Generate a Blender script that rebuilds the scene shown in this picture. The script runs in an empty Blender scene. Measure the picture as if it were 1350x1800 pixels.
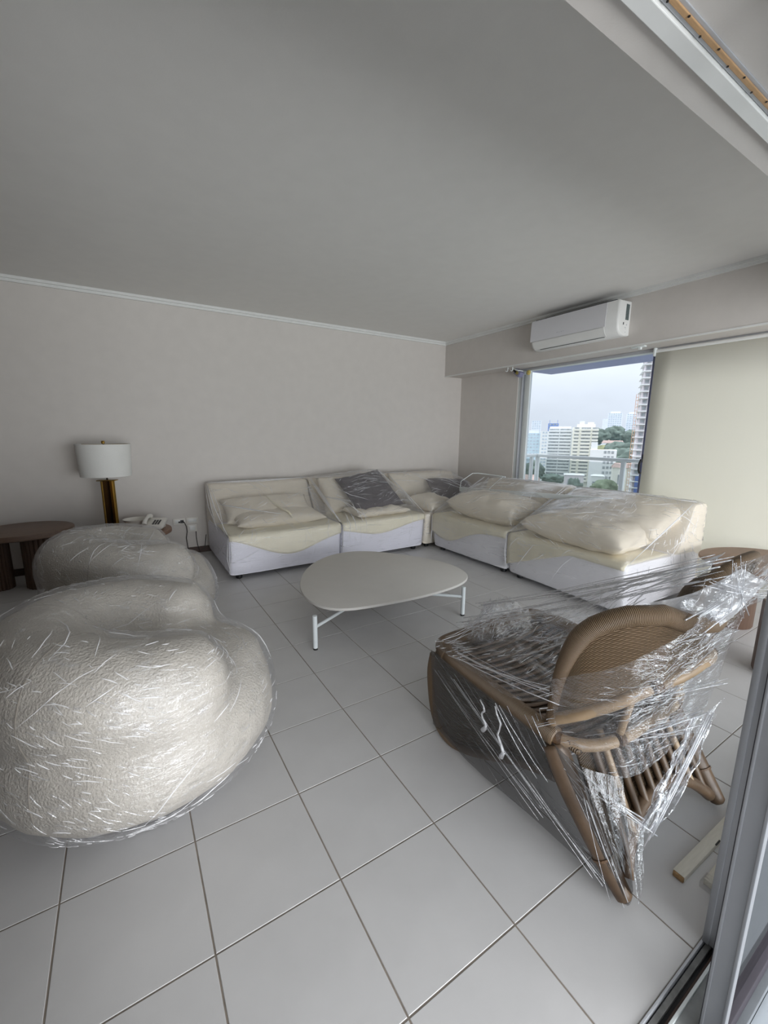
import bpy, bmesh, math, random
import numpy as np
from mathutils import Vector, Matrix, noise

random.seed(7)
SC = bpy.context.scene
COL = SC.collection

# ------------------------------------------------------------------ camera
cam_d = bpy.data.cameras.new('camera')
cam_d.sensor_fit = 'HORIZONTAL'
cam_d.sensor_width = 36.0
cam_d.lens = 733.76 / 1350 * 36.0
cam_d.clip_start = 0.02
cam_d.clip_end = 5000
cam = bpy.data.objects.new('camera', cam_d)
COL.objects.link(cam)
_r = Vector((0.85045434, -0.52599632, 0.00743556))
_u = Vector((0.09201487, 0.16266085, 0.98238216))
_f = Vector((0.51793887, 0.83478699, -0.18673511))
M = Matrix((_r, _u, -_f)).transposed().to_4x4()
M.translation = Vector((0, 0, 1.4864))
cam.matrix_world = M
SC.camera = cam

# ------------------------------------------------------------------ world
W = bpy.data.worlds.new('overcast_sky')
SC.world = W
W.use_nodes = True
nt = W.node_tree
nt.nodes.clear()
def N(t, k, **kw):
    n = t.nodes.new(k)
    for a, b in kw.items():
        setattr(n, a, b)
    return n
tc = N(nt, 'ShaderNodeTexCoord')
sep = N(nt, 'ShaderNodeSeparateXYZ')
nt.links.new(tc.outputs['Generated'], sep.inputs[0])
rm = N(nt, 'ShaderNodeValToRGB')
rm.color_ramp.elements[0].position = 0.0
rm.color_ramp.elements[0].color = (0.30, 0.31, 0.30, 1)
rm.color_ramp.elements[1].position = 1.0
rm.color_ramp.elements[1].color = (2.75, 2.8, 2.9, 1)
for pos, c in ((0.495, (0.34, 0.35, 0.34)), (0.503, (0.84, 0.90, 0.99)), (0.75, (1.78, 1.84, 1.94))):
    e_ = rm.color_ramp.elements.new(pos)
    e_.color = (*c, 1)
ma = N(nt, 'ShaderNodeMath', operation='MULTIPLY_ADD')
ma.inputs[1].default_value = 0.5
ma.inputs[2].default_value = 0.5
nt.links.new(sep.outputs['Z'], ma.inputs[0])
nt.links.new(ma.outputs[0], rm.inputs[0])
nz = N(nt, 'ShaderNodeTexNoise')
nz.inputs['Scale'].default_value = 3.5
nz.inputs['Detail'].default_value = 5
mp = N(nt, 'ShaderNodeMapping')
mp.inputs['Scale'].default_value = (1, 1, 2.6)
nt.links.new(tc.outputs['Generated'], mp.inputs[0])
nt.links.new(mp.outputs[0], nz.inputs[0])
mr = N(nt, 'ShaderNodeMapRange')
mr.inputs[1].default_value = 0.3
mr.inputs[2].default_value = 0.7
mr.inputs[3].default_value = 0.92
mr.inputs[4].default_value = 1.08
nt.links.new(nz.outputs[0], mr.inputs[0])
vm = N(nt, 'ShaderNodeVectorMath', operation='SCALE')
nt.links.new(rm.outputs[0], vm.inputs[0])
nt.links.new(mr.outputs[0], vm.inputs['Scale'])
bg = N(nt, 'ShaderNodeBackground')
bg.inputs[1].default_value = 0.86
wo = N(nt, 'ShaderNodeOutputWorld')
nt.links.new(vm.outputs[0], bg.inputs[0])
nt.links.new(bg.outputs[0], wo.inputs[0])

# lamps added to strengthen the daylight coming over the balcony behind the camera
def area(name, loc, direction, sx, sy, power, col):
    d = bpy.data.lights.new(name, 'AREA')
    d.shape = 'RECTANGLE'
    d.size, d.size_y, d.energy, d.color = sx, sy, power, col
    o = bpy.data.objects.new(name, d)
    o.location = loc
    o.rotation_euler = Vector(direction).to_track_quat('-Z', 'Z').to_euler()
    COL.objects.link(o)
    return o
area('balcony_daylight', (1.8, -3.4, 0.95), (0.08, 1, 0.15), 4.6, 1.8, 272, (0.96, 0.98, 1.0))

area('added_blind_light', (5.06, 1.45, 1.2), (-1, 0, 0), 1.9, 2.2, 9, (0.97, 0.99, 1.0))  # added lamp outside the glass, brightens the blind and the room

SC.view_settings.view_transform = 'Standard'
SC.view_settings.look = 'None'
SC.view_settings.exposure = 0.25
SC.view_settings.gamma = 1.0
SC.view_settings.use_curve_mapping = False
SC.cycles.transparent_max_bounces = 24
SC.cycles.max_bounces = 10
SC.cycles.diffuse_bounces = 6

# ------------------------------------------------------------------ materials
def lin(c):
    return tuple(((v / 255) / 12.92 if v / 255 < 0.04045 else ((v / 255 + 0.055) / 1.055) ** 2.4) for v in c)

def mat(name, rgb, rough=0.6, metal=0.0, spec=0.5, var=0.05, nscale=8.0, bump=0.0, bscale=60.0, coat=0.0, trans=0.0, stretch=(1, 1, 1)):
    """procedural surface: base colour with slight noise variation and noise bump"""
    m = bpy.data.materials.new(name)
    m.use_nodes = True
    t = m.node_tree
    b = t.nodes['Principled BSDF']
    b.inputs['Roughness'].default_value = rough
    b.inputs['Metallic'].default_value = metal
    b.inputs['Specular IOR Level'].default_value = spec
    b.inputs['Coat Weight'].default_value = coat
    c = lin(rgb)
    tc = N(t, 'ShaderNodeTexCoord')
    mp = N(t, 'ShaderNodeMapping')
    mp.inputs['Scale'].default_value = stretch
    t.links.new(tc.outputs['Object'], mp.inputs[0])
    if var > 0:
        nz = N(t, 'ShaderNodeTexNoise')
        nz.inputs['Scale'].default_value = nscale
        nz.inputs['Detail'].default_value = 4
        t.links.new(mp.outputs[0], nz.inputs[0])
        r = N(t, 'ShaderNodeValToRGB')
        r.color_ramp.elements[0].position = 0.3
        r.color_ramp.elements[1].position = 0.7
        r.color_ramp.elements[0].color = (*[max(0, v * (1 - var)) for v in c], 1)
        r.color_ramp.elements[1].color = (*[min(1, v * (1 + var)) for v in c], 1)
        t.links.new(nz.outputs[0], r.inputs[0])
        t.links.new(r.outputs[0], b.inputs['Base Color'])
    else:
        b.inputs['Base Color'].default_value = (*c, 1)
    if bump > 0:
        n2 = N(t, 'ShaderNodeTexNoise')
        n2.inputs['Scale'].default_value = bscale
        n2.inputs['Detail'].default_value = 3
        t.links.new(mp.outputs[0], n2.inputs[0])
        bp = N(t, 'ShaderNodeBump')
        bp.inputs['Strength'].default_value = bump
        bp.inputs['Distance'].default_value = 0.01
        t.links.new(n2.outputs[0], bp.inputs['Height'])
        t.links.new(bp.outputs[0], b.inputs['Normal'])
    return m

def film(name, scale=(3, 3, 40), streak=0.30, haze=0.06, base=0.05, bump=0.5, thr=0.56, tint=(0.96, 0.96, 0.965), crinkle=45.0, rough=0.1, cap=0.32, milk=0.6, back=0.5):
    """clear stretch film: transparent, glossy on creases, slightly milky along stretched streaks"""
    m = bpy.data.materials.new(name)
    m.use_nodes = True
    t = m.node_tree
    t.nodes.clear()
    out = N(t, 'ShaderNodeOutputMaterial')
    tc = N(t, 'ShaderNodeTexCoord')
    mp = N(t, 'ShaderNodeMapping')
    mp.inputs['Scale'].default_value = scale
    t.links.new(tc.outputs['Object'], mp.inputs[0])
    # warp for natural streaks
    n0 = N(t, 'ShaderNodeTexNoise')
    n0.inputs['Scale'].default_value = 3.0
    n0.inputs['Detail'].default_value = 2
    t.links.new(tc.outputs['Object'], n0.inputs[0])
    wv = N(t, 'ShaderNodeVectorMath', operation='MULTIPLY_ADD')
    wv.inputs[1].default_value = (2.2, 2.2, 2.2)
    t.links.new(n0.outputs['Color'], wv.inputs[0])
    t.links.new(mp.outputs[0], wv.inputs[2])
    n1 = N(t, 'ShaderNodeTexNoise')
    n1.inputs['Scale'].default_value = 1.0
    n1.inputs['Detail'].default_value = 5
    n1.inputs['Roughness'].default_value = 0.65
    t.links.new(wv.outputs[0], n1.inputs[0])
    st = N(t, 'ShaderNodeMapRange', interpolation_type='SMOOTHSTEP')
    st.inputs[1].default_value = thr
    st.inputs[2].default_value = thr + 0.16
    t.links.new(n1.outputs[0], st.inputs[0])
    # fine crinkle
    n2 = N(t, 'ShaderNodeTexNoise')
    n2.inputs['Scale'].default_value = crinkle
    n2.inputs['Detail'].default_value = 3
    n2.inputs['Distortion'].default_value = 0.8
    t.links.new(tc.outputs['Object'], n2.inputs[0])
    ad = N(t, 'ShaderNodeMath', operation='MULTIPLY_ADD')
    ad.inputs[1].default_value = 0.35
    t.links.new(n2.outputs[0], ad.inputs[0])
    t.links.new(n1.outputs[0], ad.inputs[2])
    bp = N(t, 'ShaderNodeBump')
    bp.inputs['Strength'].default_value = bump
    bp.inputs['Distance'].default_value = 0.02
    t.links.new(ad.outputs[0], bp.inputs['Height'])
    fr = N(t, 'ShaderNodeFresnel')
    fr.inputs[0].default_value = 1.42
    t.links.new(bp.outputs[0], fr.inputs['Normal'])
    fac = N(t, 'ShaderNodeMath', operation='MULTIPLY_ADD', use_clamp=True)
    fac.inputs[1].default_value = streak
    t.links.new(st.outputs[0], fac.inputs[0])
    f2 = N(t, 'ShaderNodeMath', operation='ADD')
    f2.inputs[1].default_value = base
    t.links.new(fr.outputs[0], f2.inputs[0])
    f3 = N(t, 'ShaderNodeMath', operation='MINIMUM')
    f3.inputs[1].default_value = cap
    t.links.new(f2.outputs[0], f3.inputs[0])
    t.links.new(f3.outputs[0], fac.inputs[2])
    tr = N(t, 'ShaderNodeBsdfTransparent')
    tr.inputs[0].default_value = (*tint, 1)
    gl = N(t, 'ShaderNodeBsdfGlossy')
    gl.inputs['Roughness'].default_value = rough
    gl.inputs[0].default_value = (0.97, 0.98, 1, 1)
    t.links.new(bp.outputs[0], gl.inputs['Normal'])
    mx = N(t, 'ShaderNodeMixShader')
    t.links.new(fac.outputs[0], mx.inputs[0])
    t.links.new(tr.outputs[0], mx.inputs[1])
    t.links.new(gl.outputs[0], mx.inputs[2])
    df = N(t, 'ShaderNodeBsdfDiffuse')
    df.inputs[0].default_value = (0.9, 0.9, 0.92, 1)
    tl = N(t, 'ShaderNodeBsdfTranslucent')
    tl.inputs[0].default_value = (0.9, 0.9, 0.92, 1)
    m0 = N(t, 'ShaderNodeMixShader')
    m0.inputs[0].default_value = back
    t.links.new(df.outputs[0], m0.inputs[1])
    t.links.new(tl.outputs[0], m0.inputs[2])
    hz = N(t, 'ShaderNodeMath', operation='MULTIPLY_ADD', use_clamp=True)
    hz.inputs[1].default_value = streak * milk
    hz.inputs[2].default_value = haze
    t.links.new(st.outputs[0], hz.inputs[0])
    m2 = N(t, 'ShaderNodeMixShader')
    t.links.new(hz.outputs[0], m2.inputs[0])
    t.links.new(mx.outputs[0], m2.inputs[1])
    t.links.new(m0.outputs[0], m2.inputs[2])
    t.links.new(m2.outputs[0], out.inputs[0])
    return m

def glass(name, tint=(0.97, 0.98, 0.985), refl=0.06, ior=1.35):
    m = bpy.data.materials.new(name)
    m.use_nodes = True
    t = m.node_tree
    t.nodes.clear()
    out = N(t, 'ShaderNodeOutputMaterial')
    tr = N(t, 'ShaderNodeBsdfTransparent')
    tr.inputs[0].default_value = (*tint, 1)
    gl = N(t, 'ShaderNodeBsdfGlossy')
    gl.inputs['Roughness'].default_value = 0.02
    fr = N(t, 'ShaderNodeFresnel')
    fr.inputs[0].default_value = ior
    mx = N(t, 'ShaderNodeMixShader')
    mn = N(t, 'ShaderNodeMath', operation='MINIMUM')
    mn.inputs[1].default_value = max(refl, 0.02) * 4
    t.links.new(fr.outputs[0], mn.inputs[0])
    t.links.new(mn.outputs[0], mx.inputs[0])
    t.links.new(tr.outputs[0], mx.inputs[1])
    t.links.new(gl.outputs[0], mx.inputs[2])
    t.links.new(mx.outputs[0], out.inputs[0])
    return m

def blind_mat():
    m = bpy.data.materials.new('cream_blind_fabric')
    m.use_nodes = True
    t = m.node_tree
    t.nodes.clear()
    out = N(t, 'ShaderNodeOutputMaterial')
    c = lin((242, 240, 231))
    df = N(t, 'ShaderNodeBsdfDiffuse')
    df.inputs[0].default_value = (*c, 1)
    tl = N(t, 'ShaderNodeBsdfTranslucent')
    tl.inputs[0].default_value = (*c, 1)
    tc = N(t, 'ShaderNodeTexCoord')
    mp = N(t, 'ShaderNodeMapping')
    mp.inputs['Scale'].default_value = (200, 200, 40)
    nz = N(t, 'ShaderNodeTexNoise')
    nz.inputs['Scale'].default_value = 1
    t.links.new(tc.outputs['Object'], mp.inputs[0])
    t.links.new(mp.outputs[0], nz.inputs[0])
    mr = N(t, 'ShaderNodeMapRange')
    mr.inputs[3].default_value = 0.33
    mr.inputs[4].default_value = 0.43
    t.links.new(nz.outputs[0], mr.inputs[0])
    mx = N(t, 'ShaderNodeMixShader')
    t.links.new(mr.outputs[0], mx.inputs[0])
    t.links.new(df.outputs[0], mx.inputs[1])
    t.links.new(tl.outputs[0], mx.inputs[2])
    t.links.new(mx.outputs[0], out.inputs[0])
    return m

def weave(name, dark, light, su=260.0, sv=160.0, bump=1.0):
    """woven cane: over-and-under strands in UV space (metres)"""
    m = bpy.data.materials.new(name)
    m.use_nodes = True
    t = m.node_tree
    b = t.nodes['Principled BSDF']
    b.inputs['Roughness'].default_value = 0.5
    tc = N(t, 'ShaderNodeTexCoord')
    sx = N(t, 'ShaderNodeSeparateXYZ')
    t.links.new(tc.outputs['UV'], sx.inputs[0])
    def mth(op, a, c=None):
        n = N(t, 'ShaderNodeMath', operation=op)
        for i, v in enumerate((a, c)):
            if v is None:
                continue
            if hasattr(v, 'is_linked') or hasattr(v, 'links'):
                t.links.new(v, n.inputs[i])
            else:
                n.inputs[i].default_value = v
        return n.outputs[0]
    u = mth('MULTIPLY', sx.outputs[0], su)
    v = mth('MULTIPLY', sx.outputs[1], sv)
    row = mth('FLOOR', mth('DIVIDE', v, math.pi))
    ph = mth('MULTIPLY', row, math.pi)
    a = mth('SINE', mth('ADD', u, ph))
    bb = mth('ABSOLUTE', mth('SINE', v))
    h = mth('MULTIPLY', mth('MULTIPLY_ADD', a, 0.5), bb)
    hh = mth('ADD', mth('MULTIPLY', a, 0.4), mth('MULTIPLY', bb, 0.8))
    nz = N(t, 'ShaderNodeTexNoise')
    nz.inputs['Scale'].default_value = 14
    nz.inputs['Detail'].default_value = 4
    t.links.new(tc.outputs['Object'], nz.inputs[0])
    r = N(t, 'ShaderNodeValToRGB')
    r.color_ramp.elements[0].position = 0.35
    r.color_ramp.elements[0].color = (*lin(dark), 1)
    r.color_ramp.elements[1].position = 1.0
    r.color_ramp.elements[1].color = (*lin(light), 1)
    t.links.new(mth('ADD', hh, mth('MULTIPLY_ADD', nz.outputs[0], 0.5)), r.inputs[0])
    t.links.new(r.outputs[0], b.inputs['Base Color'])
    bp = N(t, 'ShaderNodeBump')
    bp.inputs['Strength'].default_value = bump
    bp.inputs['Distance'].default_value = 0.006
    t.links.new(hh, bp.inputs['Height'])
    t.links.new(bp.outputs[0], b.inputs['Normal'])
    return m

MT = dict(
    wall=mat('warm_grey_paint', (210, 205, 200), 0.75, var=0.02, bump=0.04, bscale=180),
    wallshade=mat('grey_beam_paint', (206, 201, 196), 0.75, var=0.02, bump=0.04, bscale=180),
    ceil=mat('ceiling_paint', (228, 227, 224), 0.85, var=0.015, bump=0.03, bscale=150),
    white=mat('white_lacquer', (225, 226, 224), 0.4, var=0.02),
    grout=mat('brown_grout', (138, 129, 119), 0.9, var=0.15, nscale=20),
    tile=mat('pale_grey_tile', (199, 198, 198), 0.42, var=0.03, nscale=5, bump=0.05, bscale=25),
    brown=mat('dark_wood_baseboard', (64, 44, 34), 0.5, var=0.2, stretch=(1, 12, 12)),
    alu=mat('grey_aluminium', (186, 189, 194), 0.4, metal=0.3, var=0.03),
    alul=mat('white_aluminium', (222, 228, 228), 0.4, var=0.02),
    dark=mat('black_plastic', (24, 24, 26), 0.45, var=0.05),
    rubber=mat('dark_rubber', (45, 40, 48), 0.7, var=0.1),
    purple=mat('dark_grey_stile', (128, 128, 156), 0.4, var=0.03),
    orange=mat('varnished_wood_rail', (184, 148, 108), 0.45, var=0.12, nscale=30, stretch=(1, 8, 8)),
    tablew=mat('matt_white_tabletop', (208, 205, 200), 0.5, var=0.015),
    legw=mat('white_powder_coat', (222, 228, 230), 0.35, var=0.02),
    cream=mat('cream_linen', (238, 229, 212), 0.9, spec=0.2, var=0.04, nscale=5, bump=0.35, bscale=350),
    cream2=mat('cream_cover_cloth', (238, 231, 208), 0.9, spec=0.2, var=0.04, nscale=5, bump=0.4, bscale=250),
    foam=mat('white_packing_foam', (240, 239, 248), 0.5, var=0.02, bump=0.15, bscale=14, stretch=(1, 1, 14)),
    foam2=mat('pale_grey_base_cloth', (244, 243, 246), 0.8, var=0.02, bump=0.1, bscale=30),
    boucle=mat('ivory_boucle', (198, 192, 182), 0.95, spec=0.2, var=0.07, nscale=14, bump=0.8, bscale=120),
    charcoal=mat('charcoal_velvet', (78, 70, 74), 0.8, spec=0.3, var=0.18, nscale=9, bump=0.3, bscale=260),
    brass=mat('aged_brass', (176, 142, 74), 0.3, metal=1.0, var=0.08, nscale=12),
    bronze=mat('dark_bronze', (54, 38, 22), 0.35, metal=0.7, var=0.1),
    shade=mat('ivory_lampshade', (226, 226, 222), 0.9, var=0.02, bump=0.2, bscale=200),
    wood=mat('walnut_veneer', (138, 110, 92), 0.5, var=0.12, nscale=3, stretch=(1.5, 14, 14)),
    wood2=mat('walnut_top_painted_shade', (114, 93, 80), 0.5, var=0.12, nscale=3, stretch=(1.5, 14, 14)),  # walnut darkened, shade on this tabletop painted into the colour
    woodd=mat('walnut_painted_shade', (88, 67, 54), 0.5, var=0.12, nscale=3, stretch=(14, 14, 1.5)),  # darker walnut copy, shade below the tabletops painted into its colour
    phone=mat('white_phone_plastic', (222, 219, 212), 0.4, var=0.02),
    lath=mat('raw_pale_lath', (206, 202, 190), 0.7, var=0.05, nscale=10, stretch=(2, 14, 14)),
    chip=mat('chipped_wood_end', (150, 120, 84), 0.9, var=0.3, nscale=90),
    cane=mat('bamboo_cane', (150, 127, 100), 0.4, var=0.18, nscale=12, bump=0.1),
    caned=mat('brown_rattan_pole', (90, 71, 53), 0.45, var=0.22, nscale=14, bump=0.1),
    binding=mat('rattan_binding', (92, 68, 46), 0.5, var=0.25, nscale=60, bump=0.4, bscale=200),
    weave=weave('woven_cane', (26, 19, 14), (122, 99, 74), su=180.0, sv=400.0),
    weaved=weave('dark_woven_cane', (34, 27, 21), (100, 82, 62), su=180.0, sv=400.0),
    wound=weave('cane_wound_roll', (44, 33, 24), (112, 91, 68), su=0.0, sv=700.0, bump=0.7),
    slat=mat('dark_seat_slat', (88, 70, 54), 0.5, var=0.2, nscale=15),
    glass=glass('window_glass', (0.93, 0.95, 0.97)),
    doorglass=glass('door_glass', (0.96, 0.97, 0.975), 0.25, 1.5),
    railglass=glass('railing_glass', (0.80, 0.83, 0.83), 0.05),
    film=film('stretch_film_sofa', (4, 4, 44), streak=0.14, haze=0.08, base=0.03, bump=0.45, thr=0.57, cap=0.3, milk=1.6, back=0.1),
    filmchair=film('stretch_film_armchair', (14, 14, 50), streak=0.34, haze=0.07, base=0.05, bump=0.4, thr=0.55, crinkle=130, rough=0.15),
    filmr=film('stretch_film_rattan', (16, 5, 30), streak=0.30, haze=0.0, base=0.01, bump=0.9, thr=0.58, crinkle=28, rough=0.08),
    filmh=film('stretch_film_milky', (20, 10, 14), streak=0.4, haze=0.30, base=0.06, bump=0.9, thr=0.52, crinkle=30),
    filmd=film('stretch_film_taut', (22, 3, 6), streak=0.16, haze=0.0, base=0.0, bump=0.35, thr=0.64, cap=0.10, tint=(0.50, 0.49, 0.48), crinkle=8, rough=0.08),  # dark tint paints in shade behind the film, besides its many layers
    strand=film('stretch_film_strand', (30, 30, 30), streak=0.3, haze=0.34, base=0.42, cap=0.75, bump=0.6, thr=0.5, crinkle=60),
    strand2=film('stretch_film_white_fold', (30, 30, 30), streak=0.2, haze=0.66, base=0.08, bump=0.4, thr=0.5, crinkle=60, back=0.1),  # whitened so that the folds carry painted glints
    aludoor=mat('door_aluminium', (150, 151, 154), 0.4, metal=0.5, var=0.03),
    blind=blind_mat(),
)

# ------------------------------------------------------------------ mesh helpers
class MB:
    def __init__(s):
        s.v, s.f, s.uv = [], [], {}
    def add(s, vs, fs, uvs=None):
        k = len(s.v)
        s.v += [tuple(map(float, v)) for v in vs]
        s.f += [tuple(i + k for i in f) for f in fs]
        if uvs is not None:
            for i, q in enumerate(uvs):
                s.uv[k + i] = q
        return s
    def box(s, x0, x1, y0, y1, z0, z1, bev=0.0, rot=None, piv=None):
        if bev > 0:
            bm = bmesh.new()
            bmesh.ops.create_cube(bm, size=1)
            for v in bm.verts:
                v.co = Vector(((x0 + x1) / 2 + v.co.x * (x1 - x0), (y0 + y1) / 2 + v.co.y * (y1 - y0), (z0 + z1) / 2 + v.co.z * (z1 - z0)))
            bmesh.ops.bevel(bm, geom=bm.edges[:], offset=bev, segments=2 if bev < 0.02 else 4, profile=0.5, affect='EDGES')
            bm.verts.index_update()
            vs = [v.co.copy() for v in bm.verts]
            fs = [tuple(v.index for v in f.verts) for f in bm.faces]
            bm.free()
        else:
            vs = [Vector(q) for q in ((x0, y0, z0), (x1, y0, z0), (x1, y1, z0), (x0, y1, z0), (x0, y0, z1), (x1, y0, z1), (x1, y1, z1), (x0, y1, z1))]
            fs = [(3, 2, 1, 0), (4, 5, 6, 7), (0, 1, 5, 4), (1, 2, 6, 5), (2, 3, 7, 6), (3, 0, 4, 7)]
        if rot is not None:
            pv = Vector(piv) if piv is not None else Vector(((x0 + x1) / 2, (y0 + y1) / 2, (z0 + z1) / 2))
            vs = [rot @ (v - pv) + pv for v in vs]
        return s.add(vs, fs)
    def tube(s, path, r, n=10, cap=True, uvm=1.0):
        P = [Vector(q) for q in path]
        m = len(P)
        rs = r if hasattr(r, '__len__') else [r] * m
        vs, uvs, fs = [], [], []
        up = None
        L = 0
        for i in range(m):
            t = (P[min(i + 1, m - 1)] - P[max(i - 1, 0)]).normalized()
            if up is None:
                up = Vector((0, 0, 1)) if abs(t.z) < 0.9 else Vector((1, 0, 0))
            a = t.cross(up).normalized()
            b = a.cross(t).normalized()
            up = b
            if i:
                L += (P[i] - P[i - 1]).length
            for k in range(n):
                an = 2 * math.pi * k / n
                vs.append(P[i] + (a * math.cos(an) + b * math.sin(an)) * rs[i])
                uvs.append((k / n * 2 * math.pi * rs[i] * uvm, L))
        for i in range(m - 1):
            for k in range(n):
                k2 = (k + 1) % n
                fs.append((i * n + k, i * n + k2, (i + 1) * n + k2, (i + 1) * n + k))
        if cap:
            fs.append(tuple(range(n - 1, -1, -1)))
            fs.append(tuple((m - 1) * n + k for k in range(n)))
        return s.add(vs, fs, uvs)
    def lathe(s, prof, cx=0, cy=0, n=32, z0=0):
        vs, fs = [], []
        for (r, z) in prof:
            for k in range(n):
                a = 2 * math.pi * k / n
                vs.append((cx + r * math.cos(a), cy + r * math.sin(a), z0 + z))
        m = len(prof)
        for i in range(m - 1):
            for k in range(n):
                k2 = (k + 1) % n
                fs.append((i * n + k, i * n + k2, (i + 1) * n + k2, (i + 1) * n + k))
        fs.append(tuple(range(n - 1, -1, -1)))
        fs.append(tuple((m - 1) * n + k for k in range(n)))
        return s.add(vs, fs)
    def prism(s, poly, h0, h1, axis='z', taper=None):
        n = len(poly)
        def p3(a, b, h):
            return {'z': (a, b, h), 'x': (h, a, b), 'y': (a, h, b)}[axis]
        vs = [p3(a, b, h0) for a, b in poly] + [p3(a, b, h1) for a, b in poly]
        fs = [tuple(range(n - 1, -1, -1)), tuple(range(n, 2 * n))] + [(i, (i + 1) % n, n + (i + 1) % n, n + i) for i in range(n)]
        return s.add(vs, fs)
    def grid(s, fn, nu, nv, uvscale=(1, 1), thick=0.0):
        vs, uvs, fs = [], [], []
        for j in range(nv + 1):
            for i in range(nu + 1):
                vs.append(Vector(fn(i / nu, j / nv)))
                uvs.append((i / nu * uvscale[0], j / nv * uvscale[1]))
        w = nu + 1
        for j in range(nv):
            for i in range(nu):
                fs.append((j * w + i, j * w + i + 1, (j + 1) * w + i + 1, (j + 1) * w + i))
        if thick:
            nn = [Vector() for _ in vs]
            for f in fs:
                c = (vs[f[1]] - vs[f[0]]).cross(vs[f[3]] - vs[f[0]])
                for q in f:
                    nn[q] += c
            K = len(vs)
            back = [v - q.normalized() * thick for v, q in zip(vs, nn)]
            fs2 = [tuple(reversed([q + K for q in f])) for f in fs]
            rim = []
            edge = [i for i in range(w)] + [j * w + nu for j in range(1, nv + 1)] + [nv * w + i for i in range(nu - 1, -1, -1)] + [j * w for j in range(nv - 1, 0, -1)]
            for q in range(len(edge)):
                a, b = edge[q], edge[(q + 1) % len(edge)]
                rim.append((b, a, a + K, b + K))
            vs, fs, uvs = vs + back, fs + fs2 + rim, uvs + uvs
        return s.add(vs, fs, uvs)
    def mesh(s, name, off):
        me = bpy.data.meshes.new(name)
        me.from_pydata([(x - off[0], y - off[1], z - off[2]) for x, y, z in s.v], [], s.f)
        if s.uv:
            ul = me.uv_layers.new(name='UVMap')
            for l in me.loops:
                ul.data[l.index].uv = s.uv.get(l.vertex_index, (0, 0))
        me.update()
        return me

ORG = {}
def link_mesh(name, me, m, parent=None, smooth=False, off=None):
    o = bpy.data.objects.new(name, me)
    COL.objects.link(o)
    me.materials.append(m)
    if smooth:
        for p_ in me.polygons:
            p_.use_smooth = True
        if smooth != 'all':
            me.set_sharp_from_angle(angle=math.radians(38))
    if parent is not None:
        o.parent = parent
    return o
def obj(name, mb, m, parent=None, smooth=False, base=None):
    """one mesh object from world-space geometry; base = world origin of a top-level mesh"""
    off = ORG.get(parent.name, (0, 0, 0)) if parent is not None else (base or (0, 0, 0))
    o = link_mesh(name, mb.mesh(name, off), m, parent, smooth)
    if parent is not None:
        ORG[o.name] = off
    else:
        o.location = off
        ORG[o.name] = off
    return o
def tag(o, label=None, cat=None, group=None, kind=None):
    for k, v in (('label', label), ('category', cat), ('group', group), ('kind', kind)):
        if v:
            o[k] = v
    return o
def thing(name, label, cat, loc, group=None, kind=None):
    o = bpy.data.objects.new(name, None)
    o.empty_display_size = 0.1
    COL.objects.link(o)
    o.location = loc
    ORG[o.name] = tuple(loc)
    return tag(o, label, cat, group, kind)
def struct(name, mb, m, parent=None, smooth=False):
    o = obj(name, mb, m, parent, smooth)
    if parent is None:
        o['kind'] = 'structure'
    return o
def copy_tree(o, loc, parent=None):
    c = o.copy()
    COL.objects.link(c)
    if parent is None:
        c.location = loc
    else:
        c.parent = parent
    for ch in list(o.children):
        copy_tree(ch, None, c)
    return c

def eval_mesh(o):
    dg = bpy.context.evaluated_depsgraph_get()
    me = bpy.data.meshes.new_from_object(o.evaluated_get(dg))
    bpy.data.objects.remove(o, do_unlink=True)
    return me
def remesh(me, voxel, smooth_it=0, fac=0.5):
    o = bpy.data.objects.new('tmp', me)
    COL.objects.link(o)
    md = o.modifiers.new('r', 'REMESH')
    md.mode = 'VOXEL'
    md.voxel_size = voxel
    if smooth_it:
        s_ = o.modifiers.new('s', 'SMOOTH')
        s_.iterations = smooth_it
        s_.factor = fac
    return eval_mesh(o)
def mesh_np(me):
    a = np.empty(len(me.vertices) * 3, np.float32)
    me.vertices.foreach_get('co', a)
    b = np.empty(len(me.vertices) * 3, np.float32)
    me.vertices.foreach_get('normal', b)
    return a.reshape(-1, 3), b.reshape(-1, 3)
def displace(me, fn):
    a, n = mesh_np(me)
    for i in range(len(a)):
        a[i] += n[i] * fn(a[i], n[i])
    me.vertices.foreach_set('co', a.ravel())
    me.update()
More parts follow.
